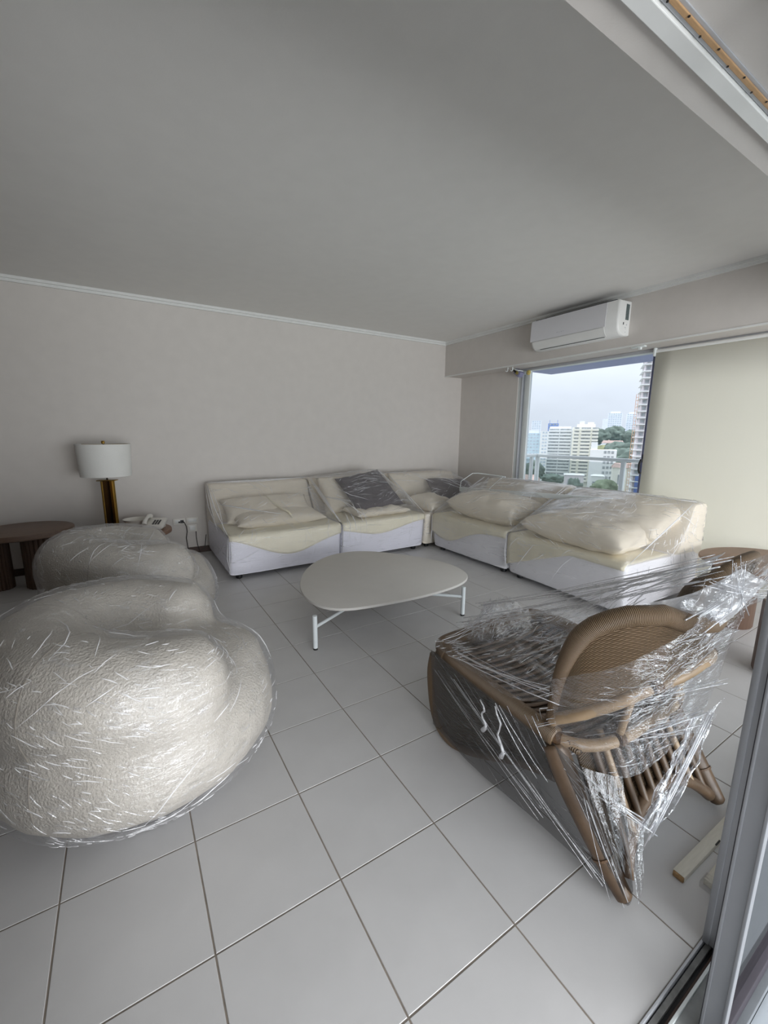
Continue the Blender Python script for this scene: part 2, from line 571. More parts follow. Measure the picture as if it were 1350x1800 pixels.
def hull_film(name, pts, m, parent, voxel=0.028, smooth_it=3, out=0.006, amp=0.006, sc=(4, 4, 14), zmin=None):
    """taut wrapping film: hull of what it wraps, resampled and slightly rippled"""
    bm = bmesh.new()
    for q in pts:
        bm.verts.new(q)
    r_ = bmesh.ops.convex_hull(bm, input=bm.verts[:])
    junk = list({g for g in r_['geom_interior'] if isinstance(g, bmesh.types.BMVert)} | {g for g in r_['geom_unused'] if isinstance(g, bmesh.types.BMVert)})
    bmesh.ops.delete(bm, geom=junk, context='VERTS')
    me = bpy.data.meshes.new(name)
    bm.to_mesh(me)
    bm.free()
    me = remesh(me, voxel, smooth_it)
    me.name = name
    def fn(c, n):
        w = noise.noise(Vector((c[0] * sc[0], c[1] * sc[1], c[2] * sc[2]))) + 0.6 * noise.noise(Vector((c[0] * sc[0] * 2.7, c[1] * sc[1] * 2.7, c[2] * sc[2] * 2.7)))
        return out + smooth_it * 0.0012 + amp * w
    displace(me, fn)
    if zmin is not None:
        bm = bmesh.new()
        bm.from_mesh(me)
        bmesh.ops.delete(bm, geom=[v for v in bm.verts if v.co.z < zmin], context='VERTS')
        bm.to_mesh(me)
        bm.free()
    off = Vector(ORG[parent.name])
    me.transform(Matrix.Translation(-off))
    o = link_mesh(name, me, m, parent, 'all')
    ORG[o.name] = tuple(off)
    return o
def world_pts(objs):
    out = []
    for o in objs:
        of = Vector(ORG[o.name])
        mw = o.matrix_basis.to_3x3() if o.parent is None else None
        for v in o.data.vertices:
            out.append((mw @ v.co if mw else v.co) + of)
    return out

# ------------------------------------------------------------------ room shell
XB, X2, YB, YD, ZC = 4.556, 4.918, 5.5, 0.33, 2.91
XL = -4.6
fl = struct('floor', MB().box(XL - 0.1, X2 + 0.12, YD + 0.006, YB + 0.1, -0.06, -0.0022), MT['grout'])
# tiles, each its own piece (40 cm grid, cut at the edges)
gx, gy, T, G = 0.893, 2.255, 0.4, 0.0025
tile_cache = {}
i0, i1 = int(math.floor((XL - gx) / T)), int(math.ceil((X2 - gx) / T))
j0, j1 = int(math.floor((YD - gy) / T)), int(math.ceil((YB - gy) / T))
rt = random.Random(3)
for i in range(i0, i1):
    for j in range(j0, j1):
        x0, x1 = max(gx + i * T, XL), min(gx + (i + 1) * T, X2)
        y0, y1 = max(gy + j * T, YD + 0.006), min(gy + (j + 1) * T, YB)
        if x1 - x0 < 0.02 or y1 - y0 < 0.02:
            continue
        if 0.518 * (x0 + x1) / 2 + 0.835 * (y0 + y1) / 2 < 0.2 or ((x0 + x1) / 2 < -1.5 and (y0 + y1) / 2 < 3.5):
            if (x0 + x1) / 2 < -1.5:
                continue
        key = (round(x1 - x0, 3), round(y1 - y0, 3))
        if key not in tile_cache:
            w, d = key
            b = 0.0012
            vs, fs = [], []
            for (e_, z) in ((0, -0.004), (0, -b), (b, 0)):
                vs += [(-w / 2 + G + e_, -d / 2 + G + e_, z), (w / 2 - G - e_, -d / 2 + G + e_, z), (w / 2 - G - e_, d / 2 - G - e_, z), (-w / 2 + G + e_, d / 2 - G - e_, z)]
            for l in range(2):
                for k in range(4):
                    fs.append((l * 4 + k, l * 4 + (k + 1) % 4, l * 4 + 4 + (k + 1) % 4, l * 4 + 4 + k))
            fs.append((8, 9, 10, 11))
            me = bpy.data.meshes.new('tile')
            me.from_pydata(vs, [], fs)
            me.materials.append(MT['tile'])
            tile_cache[key] = me
        o = bpy.data.objects.new('tile', tile_cache[key])
        COL.objects.link(o)
        o.parent = fl
        o.location = ((x0 + x1) / 2, (y0 + y1) / 2, 0.0005 * rt.uniform(-1, 0))
        o.rotation_euler = (rt.uniform(-1, 1) * 0.0012, rt.uniform(-1, 1) * 0.0012, 0)

struct('ceiling', MB().box(XL - 0.1, X2 + 0.12, YD - 0.1, YB + 0.1, ZC, ZC + 0.12), MT['ceil'])
struct('wall_back', MB().box(XL - 0.1, X2 + 0.12, YB, YB + 0.1, -0.06, ZC), MT['wall'])
struct('wall_front', MB().box(XL - 0.1, -0.18, YD - 0.1, YD, -0.06, ZC), MT['wall'])
struct('wall_left', MB().box(XL - 0.1, XL, YD - 0.1, YB, -0.06, ZC), MT['wood'])
WY0, WY1 = 4.30, YB
struct('wall_right', MB().box(X2, X2 + 0.12, WY0, WY1, -0.06, 2.45).box(X2, X2 + 0.12, YD - 0.1, 0.45, -0.06, 2.45), MT['wall'])
struct('trim_1', MB().box(XB, X2 + 0.12, YD - 0.1, YB, 2.385, ZC), MT['wallshade'])       # beam over the window
struct('trim_2', MB().box(XB - 0.006, XB + 0.018, 0.75, YB, 2.378, 2.392), MT['white'])    # bead on its lower edge
# cornice in two steps
struct('trim_3', MB().box(XL, XB, YB - 0.022, YB, ZC - 0.052, ZC).box(XL, XB, YB - 0.042, YB - 0.02, ZC - 0.026, ZC), MT['white'])
struct('trim_4', MB().box(XB - 0.022, XB, 0.7, YB - 0.02, ZC - 0.048, ZC).box(XB - 0.04, XB - 0.02, 0.7, YB - 0.04, ZC - 0.024, ZC), MT['white'])
struct('baseboard_back', MB().box(XL, X2, YB - 0.015, YB, 0.0, 0.075, 0.003), MT['brown'])
struct('baseboard_right', MB().box(X2 - 0.016, X2, WY0 + 0.03, YB - 0.016, 0.0, 0.075, 0.003), MT['brown'])
# beam above the balcony door with its curtain rails
ZL = 2.36
struct('trim_5', MB().box(XL, X2, YD - 0.05, 0.69, ZL, ZC), MT['wallshade'])
struct('trim_6', MB().box(XL, XB, 0.586, 0.622, ZL - 0.012, ZL + 0.002, 0.002), MT['white'])
tr = thing('curtain_rail', 'varnished wooden rail with small dark screws set under the beam overhead', 'rail', (1.2, 0.565, ZL))
obj('channel', MB().box(XL + 0.02, XB - 0.02, 0.556, 0.584, ZL - 0.0035, ZL, 0.001), MT['alu'], tr)
obj('rail_bar', MB().box(XL + 0.02, XB - 0.02, 0.563, 0.5745, ZL - 0.008, ZL - 0.0035, 0.0015), MT['orange'], tr)
for k in range(26):
    x = -0.2 + k * 0.072
    obj('screw', MB().lathe([(0.0028, 0), (0.0028, 0.0016), (0.001, 0.0022)], x, 0.5645 + (k % 2) * 0.009, 6, ZL - 0.0099), MT['dark'], tr)

# ------------------------------------------------------------------ window on the right wall
YW0, YW1 = 2.452, WY0
win = thing('window_1', None, None, (X2, 3.4, 0), kind='structure')
fr = MB()
fr.box(X2 + 0.01, X2 + 0.11, YW1 - 0.045, YW1, 0.0, 2.385, 0.004)
fr.box(X2 + 0.01, X2 + 0.11, 0.45, YW1, 2.352, 2.387, 0.004)
fr.box(X2 + 0.0, X2 + 0.11, 0.45, YW1, -0.02, 0.05, 0.004)
obj('frame', fr, MT['alul'], win, True)
obj('jamb_groove', MB().box(X2 + 0.004, X2 + 0.05, YW1 - 0.075, YW1 - 0.046, 0.05, 2.355, 0.003), MT['alu'], win, True)
obj('sash_stile', MB().box(X2 + 0.03, X2 + 0.075, YW1 - 0.185, YW1 - 0.1, 0.05, 2.355, 0.004), MT['alul'], win, True)
obj('sash_groove', MB().box(X2 + 0.04, X2 + 0.07, YW1 - 0.1, YW1 - 0.076, 0.05, 2.31), MT['alu'], win)
obj('meeting_stile', MB().box(X2 + 0.02, X2 + 0.07, YW0 - 0.02, YW0 + 0.022, 0.05, 2.33, 0.004), MT['purple'], win, True)
obj('rear_stile', MB().box(X2 + 0.085, X2 + 0.105, YW0 + 0.055, YW0 + 0.075, 0.05, 2.355, 0.002), MT['purple'], win, True)
obj('head_profile', MB().box(X2 - 0.02, X2 + 0.012, 0.5, YW1, 2.352, 2.384, 0.004), MT['alu'], win, True)
obj('pane', MB().box(X2 + 0.05, X2 + 0.056, YW0 + 0.02, YW1 - 0.18, 0.05, 2.355), MT['glass'], win)
obj('pane', MB().box(X2 + 0.09, X2 + 0.096, 0.45, YW0 + 0.06, 0.05, 2.355), MT['glass'], win)
hd = MB().tube([(X2 + 0.02, YW0 + 0.012, 1.06), (X2 - 0.03, YW0 + 0.016, 1.065), (X2 - 0.045, YW0 + 0.02, 1.10), (X2 - 0.045, YW0 + 0.02, 1.17), (X2 - 0.03, YW0 + 0.016, 1.21), (X2 + 0.02, YW0 + 0.012, 1.215)], 0.011, 8)
hd.box(X2 + 0.0, X2 + 0.022, YW0 - 0.012, YW0 + 0.02, 1.18, 1.27, 0.003)
obj('handle', hd, MT['dark'], win, True)

bl = thing('roller_blind', 'closed cream roller blind hanging beside the window', 'blind', (X2 - 0.06, 1.45, 2.3))
obj('blind_fabric', MB().grid(lambda u, v: (X2 - 0.055 + 0.003 * math.sin(u * 5), 0.5 + (YW0 - 0.02 - 0.5) * u, 0.06 + (2.33 - 0.06) * v), 12, 6, thick=0.002), MT['blind'], bl, 'all')
obj('roller_tube', MB().tube([(X2 - 0.035, 0.5, 2.345), (X2 - 0.035, YW0 - 0.02, 2.345)], 0.024, 14), MT['white'], bl, True)
obj('bottom_bar', MB().box(X2 - 0.066, X2 - 0.044, 0.5, YW0 - 0.02, 0.035, 0.062, 0.004), MT['white'], bl, True)
obj('bracket', MB().box(X2 - 0.07, X2 - 0.005, YW0 - 0.018, YW0 + 0.004, 2.3, 2.383, 0.004), MT['alul'], bl, True)
obj('bracket', MB().box(X2 - 0.3, X2 - 0.25, YW0 - 0.02, YW0 + 0.12, 2.372, 2.385, 0.003).box(X2 - 0.29, X2 - 0.26, YW0 + 0.02, YW0 + 0.05, 2.35, 2.374, 0.003), MT['alul'], bl, True)

# small fittings in the top corner of the window
rk = Matrix.Rotation(0.6, 3, 'X')
sn = thing('blind_motor', 'small dark box with yellow sticker tilted in window top corner', 'box', (X2 - 0.1, 4.22, 2.33))
obj('housing', MB().box(X2 - 0.13, X2 - 0.05, 4.16, 4.275, 2.285, 2.36, 0.006, rk), MT['purple'], sn, True)
obj('sticker', MB().box(X2 - 0.132, X2 - 0.129, 4.19, 4.245, 2.302, 2.345, 0, rk, (X2 - 0.09, 4.2175, 2.3225)), mat('yellow_black_sticker', (150, 136, 70), 0.6, var=0.5, nscale=90), sn)
obj('mount_plate', MB().box(X2 - 0.14, X2 - 0.04, 4.18, 4.30, 2.36, 2.375, 0.003, Matrix.Rotation(0.35, 3, 'X')), MT['alul'], sn, True)
obj('slot', MB().box(X2 - 0.145, X2 - 0.139, 4.22, 4.275, 2.335, 2.36, 0, rk), MT['dark'], sn)
kb = thing('yellow_cap', 'round yellowed plastic cap beside the tilted dark box at window top', 'cap', (X2 - 0.03, 4.09, 2.32))
obj('disc', MB().tube([(X2 - 0.03 - q, 4.09, 2.32) for q in (0, 0.003, 0.012, 0.022, 0.026)], (0.028, 0.034, 0.034, 0.026, 0.01), 16), mat('yellowed_plastic', (206, 188, 112), 0.4, var=0.2, nscale=60), kb, True)
ch = thing('blind_hook', 'pair of small white hooks under the beam left of the window', 'hook', (XB + 0.1, 4.22, 2.385))
for dy in (0.0, 0.085):
    obj('hook', MB().tube([(XB + 0.1, 4.18 + dy, 2.386), (XB + 0.1, 4.18 + dy, 2.345), (XB + 0.09, 4.19 + dy, 2.332), (XB + 0.08, 4.2 + dy, 2.345)], 0.006, 6), MT['alul'], ch, True)

# ------------------------------------------------------------------ balcony beyond the window
XR = 6.30
struct('trim_7', MB().box(X2 + 0.12, XR + 0.05, -1.4, 5.05, -0.2, -0.04), MT['tile'])        # balcony floor
struct('trim_8', MB().box(X2 + 0.12, XR + 0.05, 0.2, 4.84, 2.485, 2.72), mat('blue_grey_slab', (176, 184, 220), 0.8, var=0.03))   # slab of the balcony above
ra = thing('balcony_railing', 'white metal balcony railing with glass panels outside the window', 'railing', (XR, 4.9, 0))
obj('handrail', MB().box(XR - 0.03, XR + 0.03, -1.3, 5.0, 1.085, 1.135, 0.008), MT['alul'], ra, True)
obj('handrail', MB().box(X2 + 0.3, XR, 4.94, 5.0, 1.085, 1.135, 0.008), MT['alul'], ra, True)
for y in (4.95, 3.42, 1.9):
    obj('post', MB().box(XR - 0.025, XR + 0.025, y - 0.03, y + 0.03, -0.04, 1.085, 0.004), MT['alul'], ra, True)
obj('post', MB().box(XR - 0.16, XR - 0.11, 4.945, 4.995, -0.04, 1.085, 0.004), MT['alul'], ra, True)
for y0, y1 in ((3.47, 4.9), (1.95, 3.37)):
    obj('glass_panel', MB().box(XR - 0.004, XR + 0.004, y0, y1, 0.1, 1.06), MT['railglass'], ra)
obj('glass_panel', MB().box(X2 + 0.3, XR - 0.18, 4.966, 4.974, 0.1, 1.06), MT['railglass'], ra)

# ------------------------------------------------------------------ sliding balcony door in front of the camera
dr = thing('door_1', None, None, (1.34, YD, 0), kind='structure')
st_ = MB().box(1.335, 1.352, 0.318, 0.334, 0.004, 2.34, 0.002)
st_.box(1.340, 1.352, 0.296, 0.318, 0.004, 2.34)
st_.box(1.335, 1.352, 0.290, 0.2965, 0.004, 2.34, 0.002)
obj('stile', st_, MT['aludoor'], dr, True)
s2 = MB().box(1.075, 1.083, 0.2385, 0.2445, 0.004, 2.34, 0.0015)
s2.box(1.079, 1.12, 0.207, 0.2385, 0.004, 2.34)
s2.box(1.074, 1.10, 0.2005, 0.207, 0.004, 2.34, 0.0015)
obj('stile', s2, MT['aludoor'], dr, True)
obj('rubber_strip', MB().box(1.0775, 1.12, 0.2444, 0.2462, 0.004, 2.3), MT['rubber'], dr)
obj('bottom_rail', MB().box(1.12, 2.3, 0.205, 0.242, 0.004, 0.05, 0.003), MT['rubber'], dr, True)
obj('bottom_rail', MB().box(1.352, 2.9, 0.292, 0.33, 0.004, 0.085, 0.003), MT['aludoor'], dr, True)
obj('top_rail', MB().box(1.12, 2.9, 0.205, 0.33, 2.28, 2.34, 0.003), MT['aludoor'], dr, True)
obj('stile', MB().box(2.86, 2.92, 0.292, 0.33, 0.004, 2.34, 0.003), MT['aludoor'], dr, True)
obj('stile', MB().box(2.26, 2.32, 0.205, 0.242, 0.004, 2.34, 0.003), MT['aludoor'], dr, True)
obj('pane', MB().box(1.352, 2.87, 0.309, 0.315, 0.085, 2.28), MT['doorglass'], dr)
obj('pane', MB().box(1.12, 2.27, 0.219, 0.225, 0.05, 2.28), MT['doorglass'], dr)
trk = mat('dusty_track_metal', (120, 120, 118), 0.5, metal=0.3, var=0.25, nscale=40)
struct('trim_9', MB().box(XL, X2, 0.330, 0.336, -0.05, 0.004, 0.001), MT['alu'])
struct('trim_10', MB().box(XL, X2, 0.19, 0.330, -0.06, -0.02), MT['dark'])
struct('trim_11', MB().box(XL, X2, 0.314, 0.327, -0.03, -0.008, 0.001), trk)
struct('trim_12', MB().box(XL, X2, 0.2975, 0.304, -0.03, -0.006, 0.001), MT['brown'])
struct('trim_13', MB().box(XL, X2, 0.290, 0.297, -0.03, 0.004, 0.001), MT['alul'])
struct('trim_16', MB().box(XL, X2, 0.248, 0.290, -0.03, -0.004, 0.001), mat('grey_sill_stone', (140, 142, 142), 0.7, var=0.12, nscale=30))
struct('trim_17', MB().box(XL, X2, 0.19, 0.236, -0.03, 0.003, 0.001), mat('worn_sill_metal', (104, 108, 112), 0.5, var=0.1, nscale=20))
bf = MB().box(XL, X2 + 0.12, -1.5, 0.192, -0.12, -0.03)
struct('trim_15', MB().box(XL, X2 + 0.12, -1.5, YD - 0.05, 2.5, 2.7), MT['ceil'])     # slab over the near balcony
struct('trim_14', bf, mat('pale_balcony_tile', (158, 164, 170), 0.5, var=0.03))

# ------------------------------------------------------------------ soft shapes
def pillow(name, m, parent, w, d, t, loc, rot=(0, 0, 0), seed=0, wr=0.012, n=26, pinch=0.06, base=None, sag=0.0, spin=0.0):
    """stuffed cushion: two bulging sides meeting in a seam, corners pinched, light wrinkles"""
    R_ = (Matrix.Translation(loc) @ Matrix.Rotation(rot[2], 4, 'Z') @ Matrix.Rotation(rot[1], 4, 'Y') @ Matrix.Rotation(rot[0], 4, 'X') @ Matrix.Rotation(spin, 4, 'Z'))
    def side(sg):
        def fn(u, v):
            a, b = 2 * u - 1, 2 * v - 1
            px = a * (1 - pinch * (1 - a * a) * 0 - pinch * (1 - b * b) * -1 * 0.5) 
            k = 1 - pinch * (1 - b * b)
            k2 = 1 - pinch * (1 - a * a)
            x, y = a * w / 2 * (k if abs(a) > 0 else 1), b * d / 2 * k2
            h = (max(0, 1 - abs(a) ** 3.2) ** 0.42) * (max(0, 1 - abs(b) ** 3.0) ** 0.45)
            q = Vector((x * 7 + seed * 9.1, y * 7, sg * 3.0 + seed))
            z = sg * t / 2 * h + wr * h ** 0.3 * (noise.noise(q) + 0.5 * noise.noise(q * 2.3)) - sag * (a * a) 
            if abs(a) > 0.9999 or abs(b) > 0.9999:
                z = 0.004 * noise.noise(Vector((x * 9, y * 9, seed))) - sag * (a * a)
            return R_ @ Vector((x, y, z))
        return fn
    mb = MB().grid(side(1), n, n)
    k = MB().grid(side(-1), n, n)
    mb.add(k.v, [tuple(reversed(f)) for f in k.f])
    me_o = obj(name, mb, m, parent, 'all', base=base or tuple(loc))
    bm = bmesh.new()
    bm.from_mesh(me_o.data)
    bmesh.ops.remove_doubles(bm, verts=bm.verts[:], dist=0.0015)
    bmesh.ops.recalc_face_normals(bm, faces=bm.faces[:])
    bm.to_mesh(me_o.data)
    bm.free()
    for p_ in me_o.data.polygons:
        p_.use_smooth = True
    return me_o

# frame of a module: a runs along its front (viewer's left to right), d runs to the back
class Frame:
    def __init__(s, o, a, d):
        s.o, s.a, s.d = Vector(o), Vector(a), Vector(d)
    def __call__(s, a, d, z):
        return s.o + s.a * a + s.d * d + Vector((0, 0, z))

def rounded_block(F, a0, a1, prof, nb=3, bulge=0.012, rad=0.03, wr=0.004, seed=0):
    """loft of a (d,z) profile across a with softened ends"""
    prof = [Vector((p[0], p[1], 0)) for p in prof]
    cx = sum((p for p in prof), Vector()) / len(prof)
    secs = []
    for t_, sc in ((0, 1 - 2 * rad), (0.3 * rad, 1 - rad * 0.9), (rad, 1 - rad * 0.25), (2.2 * rad, 1.0)):
        secs.append((a0 + t_, sc))
    for k in range(1, nb):
        secs.append((a0 + (a1 - a0) * k / nb, 1.0 + 0))
    for t_, sc in reversed(((0, 1 - 2 * rad), (0.3 * rad, 1 - rad * 0.9), (rad, 1 - rad * 0.25), (2.2 * rad, 1.0))):
        secs.append((a1 - t_, sc))
    vs, fs = [], []
    n = len(prof)
    for a, sc in secs:
        for p in prof:
            q = cx + (p - cx) * sc
            v = F(a, q.x, q.y)
            w = noise.noise(v * 4 + Vector((seed, 0, 0)))
            vs.append(v + Vector((0, 0, wr * w)))
    m = len(secs)
    for i in range(m - 1):
        for k in range(n):
            k2 = (k + 1) % n
            fs.append((i * n + k, i * n + k2, (i + 1) * n + k2, (i + 1) * n + k))
    fs.append(tuple(range(n - 1, -1, -1)))
    fs.append(tuple((m - 1) * n + k for k in range(n)))
    mb = MB().add(vs, fs)
    return mb
def fix_normals(o):
    bm = bmesh.new()
    bm.from_mesh(o.data)
    bmesh.ops.recalc_face_normals(bm, faces=bm.faces[:])
    bm.to_mesh(o.data)
    bm.free()
    return o

def arc(cx, cy, r, a0, a1, n=5):
    return [(cx + r * math.cos(math.radians(a0 + (a1 - a0) * k / n)), cy + r * math.sin(math.radians(a0 + (a1 - a0) * k / n))) for k in range(n + 1)]

def sofa(F, width, depth, label, drape, base_mat, seed, back=True, zt=0.88, seat=0.46):
    c = F(width / 2, depth / 2, 0)
    t = thing('sofa_module', label, 'sofa', (c.x, c.y, 0), 'sofa modules of the wrapped corner sofa')
    zb = 0.055
    bp = [(0.03, zb)] + arc(0.035, seat - 0.035, 0.035, 180, 90) + [(0.25, seat + 0.002), (0.5, seat), (depth - 0.12, seat - 0.02), (depth - 0.02, 0.4), (depth - 0.02, zb)]
    fix_normals(obj('base', rounded_block(F, 0.0, width, bp, 4, seed=seed), base_mat, t, True))
    if back:
        kp = [(depth - 0.46, seat - 0.03), (depth - 0.40, seat + 0.1), (depth - 0.30, seat + 0.25)] + arc(depth - 0.20, zt - 0.07, 0.075, 160, 90) + arc(depth - 0.07, zt - 0.06, 0.065, 85, 0) + [(depth, 0.3), (depth, zb), (depth - 0.1, zb), (depth - 0.15, seat - 0.03)]
        fix_normals(obj('back', rounded_block(F, 0.005, width - 0.005, kp, 4, wr=0.008, seed=seed + 3), MT['cream'], t, True))
    for a in (0.1, width - 0.1):
        for d in (0.1, depth - 0.1):
            q = F(a, d, 0)
            obj('foot', MB().lathe([(0.028, 0), (0.034, 0.008), (0.034, 0.06)], q.x, q.y, 10), MT['dark'], t)
    if drape:
        # loose cover lying over seat and hanging down the front with a swung hem
        def fn(u, v):
            a = 0.004 + (width - 0.008) * u
            drop = max(0.012, drape(u))
            L = 0.6 + 0.05 + drop
            s_ = L * v
            w = 0.004 * noise.noise(Vector((a * 6, s_ * 6, seed))) + 0.003 * noise.noise(Vector((a * 17, s_ * 13, seed + 4)))
            if s_ < 0.6:
                return F(a, 0.63 - s_, seat + 0.009 + w)
            if s_ < 0.65:
                q = (s_ - 0.6) / 0.05 * math.pi / 2
                return F(a, 0.03 - 0.04 * math.sin(q) , seat + 0.009 - 0.035 * (1 - math.cos(q)) + w)
            return F(a, -0.010 - abs(w) * 0.8, seat - 0.026 - (s_ - 0.65))
        fix_normals(obj('seat_cover', MB().grid(fn, 30, 34, thick=0.005), MT['cream2'], t, 'all'))
    return t

gs = lambda x, m_, s_: math.exp(-((x - m_) / s_) ** 2)
YF = 4.18
FL1 = Frame((0.80, YF, 0), (1, 0, 0), (0, 1, 0))
FL2 = Frame((2.035, YF, 0), (1, 0, 0), (0, 1, 0))
FC = Frame((3.235, 4.20, 0), (1, 0, 0), (0, 1, 0))
FR1 = Frame((3.315, 4.145, 0), Vector((0.02, -1, 0)).normalized(), Vector((1, 0.02, 0)).normalized())
FR2 = Frame((3.335, 2.905, 0), Vector((-0.035, -1, 0)).normalized(), Vector((1, -0.035, 0)).normalized())

L1 = sofa(FL1, 1.22, 1.25, 'wrapped white sofa module at the free end by the outlets', lambda u: 0.02 + 0.20 * gs(u, 0.52, 0.34) - 0.03 * gs(u, 0.0, 0.15) + 0.02 * gs(u, 1, 0.2), MT['foam'], 1)
L2 = sofa(FL2, 1.17, 1.25, 'wrapped white sofa module with big charcoal pillow leaning on it', lambda u: 0.02 + 0.115 * gs(u, 0.42, 0.36), MT['foam'], 2)
CN = sofa(FC, 1.28, 1.23, 'cream corner sofa module tucked in between the two sofa rows', None, MT['cream'], 3)
R1 = sofa(FR1, 1.21, 1.22, 'wrapped sofa module next to the corner, below the window', lambda u: 0.03 + 0.20 * gs(u, 0.25, 0.32) + 0.04 * gs(u, 0, 0.3), MT['foam2'], 4)
R2 = sofa(FR2, 1.23, 1.22, 'wrapped end sofa module with two puffy cushions, before the blind', lambda u: max(0.0, 0.29 * (1 - u / 0.62)) if u < 0.62 else 0.0, MT['foam2'], 5)

# cushions on the sofa, each its own thing
def cushion(label, w, d, t, loc, rot, m='cream', group=None, seed=0, wr=0.012, name='cushion', sag=0.0, pinch=0.06, spin=0.0):
    o = pillow(name, MT[m], None, w, d, t, loc, rot, seed, wr, sag=sag, pinch=pinch, spin=spin)
    return tag(o, label, 'pillow' if 'pillow' in name else 'cushion', group)
c1 = cushion('flat cream cushion folded low at the front of the end module by the outlets', 1.02, 0.42, 0.15, (1.44, 4.60, 0.535), (0.10, 0, 0.02), seed=1, wr=0.014)
c2 = cushion('rolled cream cushion lying against the back of the end module by the outlets', 1.05, 0.42, 0.20, (1.40, 4.84, 0.60), (0.5, 0, 0.02), seed=2, wr=0.016)
tie = thing('tie_strap', 'crumpled cream strap laid across the two folded cushions', 'strap', (1.45, 4.7, 0.6))
obj('strap', MB().tube([(1.38, 4.93, 0.735), (1.405, 4.86, 0.72), (1.42, 4.80, 0.695), (1.44, 4.73, 0.668), (1.475, 4.66, 0.635), (1.485, 4.58, 0.622), (1.52, 4.47, 0.60), (1.53, 4.40, 0.555)], (0.013, 0.016, 0.012, 0.017, 0.013, 0.016, 0.013, 0.012), 7), MT['cream2'], tie, 'all')
c3 = cushion('big cream back cushion behind the larger charcoal pillow', 1.0, 0.52, 0.20, (2.58, 4.90, 0.685), (1.02, 0, 0.03), seed=3, wr=0.02)
c4 = cushion('crumpled cream cushion lying flat beneath the larger charcoal pillow', 0.8, 0.42, 0.11, (2.66, 4.47, 0.525), (0.05, 0, 0.05), seed=4, wr=0.024)
p1 = cushion('larger charcoal pillow leaning tilted on the cream back cushion', 0.70, 0.66, 0.17, (2.67, 4.66, 0.735), (0.70, 0, -0.04), 'charcoal', 'charcoal pillows on the sofa', 5, 0.012, 'pillow', spin=0.20)
c5 = cushion('upright cream back cushion in the corner behind the smaller charcoal pillow', 1.0, 0.50, 0.22, (3.72, 5.02, 0.68), (1.15, 0, 0.0), seed=6, wr=0.012)
c6 = cushion('round cream cushion lying on the corner seat', 0.62, 0.5, 0.20, (3.55, 4.50, 0.555), (0.1, 0, 0.3), seed=7, wr=0.014)
p2 = cushion('smaller charcoal pillow lying back in the corner behind the white bar', 0.66, 0.60, 0.17, (3.98, 4.56, 0.67), (0.45, 0.05, -0.35), 'charcoal', 'charcoal pillows on the sofa', 8, 0.01, 'pillow')
c7 = cushion('puffy cream cushion on the sofa module below the window', 1.02, 0.74, 0.34, (3.78, 3.50, 0.615), (0.0, 0.04, -math.pi / 2 + 0.05), seed=9, wr=0.018)
c8 = cushion('lower puffy cream cushion at the front of the sofa end by the blind', 1.06, 0.62, 0.29, (3.66, 2.27, 0.60), (0.06, 0.02, -math.pi / 2 - 0.03), seed=10, wr=0.02)
c9 = cushion('upper puffy cream cushion folded over the lower one at the sofa end by the blind', 1.04, 0.64, 0.27, (4.06, 2.22, 0.735), (0.28, -0.02, -math.pi / 2 - 0.02), seed=11, wr=0.02, sag=0.05)

# white bar with a cord, laid over the window-side backs
wb = thing('white_bar', 'long white bar with a thin cord lying along the sofa backs below the window', 'bar', (3.9, 3.2, 0.8))
Ra = Matrix.Rotation(0, 3, 'Z')
A_, B_ = Vector((3.90, 4.30, 0.73)), Vector((4.02, 2.25, 0.85))
mbar = MB()
dv = (B_ - A_).normalized()
sd = dv.cross(Vector((0, 0, 1))).normalized()
upv = sd.cross(dv).normalized()
hw, hh, ln = 0.014, 0.030, (B_ - A_).length
cs = [(-hw, -hh), (hw, -hh), (hw, hh), (-hw, hh)]
mbar.add([A_ + sd * x_ + upv * z_ for x_, z_ in cs] + [B_ + sd * x_ * 0.8 + upv * z_ * 0.8 for x_, z_ in cs], [(3, 2, 1, 0), (4, 5, 6, 7), (0, 1, 5, 4), (1, 2, 6, 5), (2, 3, 7, 6), (3, 0, 4, 7)])
obj('bar', mbar, MT['alul'], wb)
obj('cord', MB().tube([A_ + upv * 0.02, A_ + Vector((0.12, 0.12, 0.09)), (4.25, 4.44, 0.92), (4.30, 4.38, 0.925), (4.40, 4.20, 0.91), (4.42, 3.98, 0.90)], (0.005, 0.005, 0.006, 0.008, 0.006, 0.012), 6), MT['alul'], wb, True)
obj('cord', MB().tube([A_ + dv * 0.5 + upv * 0.02, A_ + dv * 0.46 + Vector((0.2, 0.02, 0.10)), (4.40, 4.0, 0.905)], 0.004, 6), MT['alul'], wb, True)

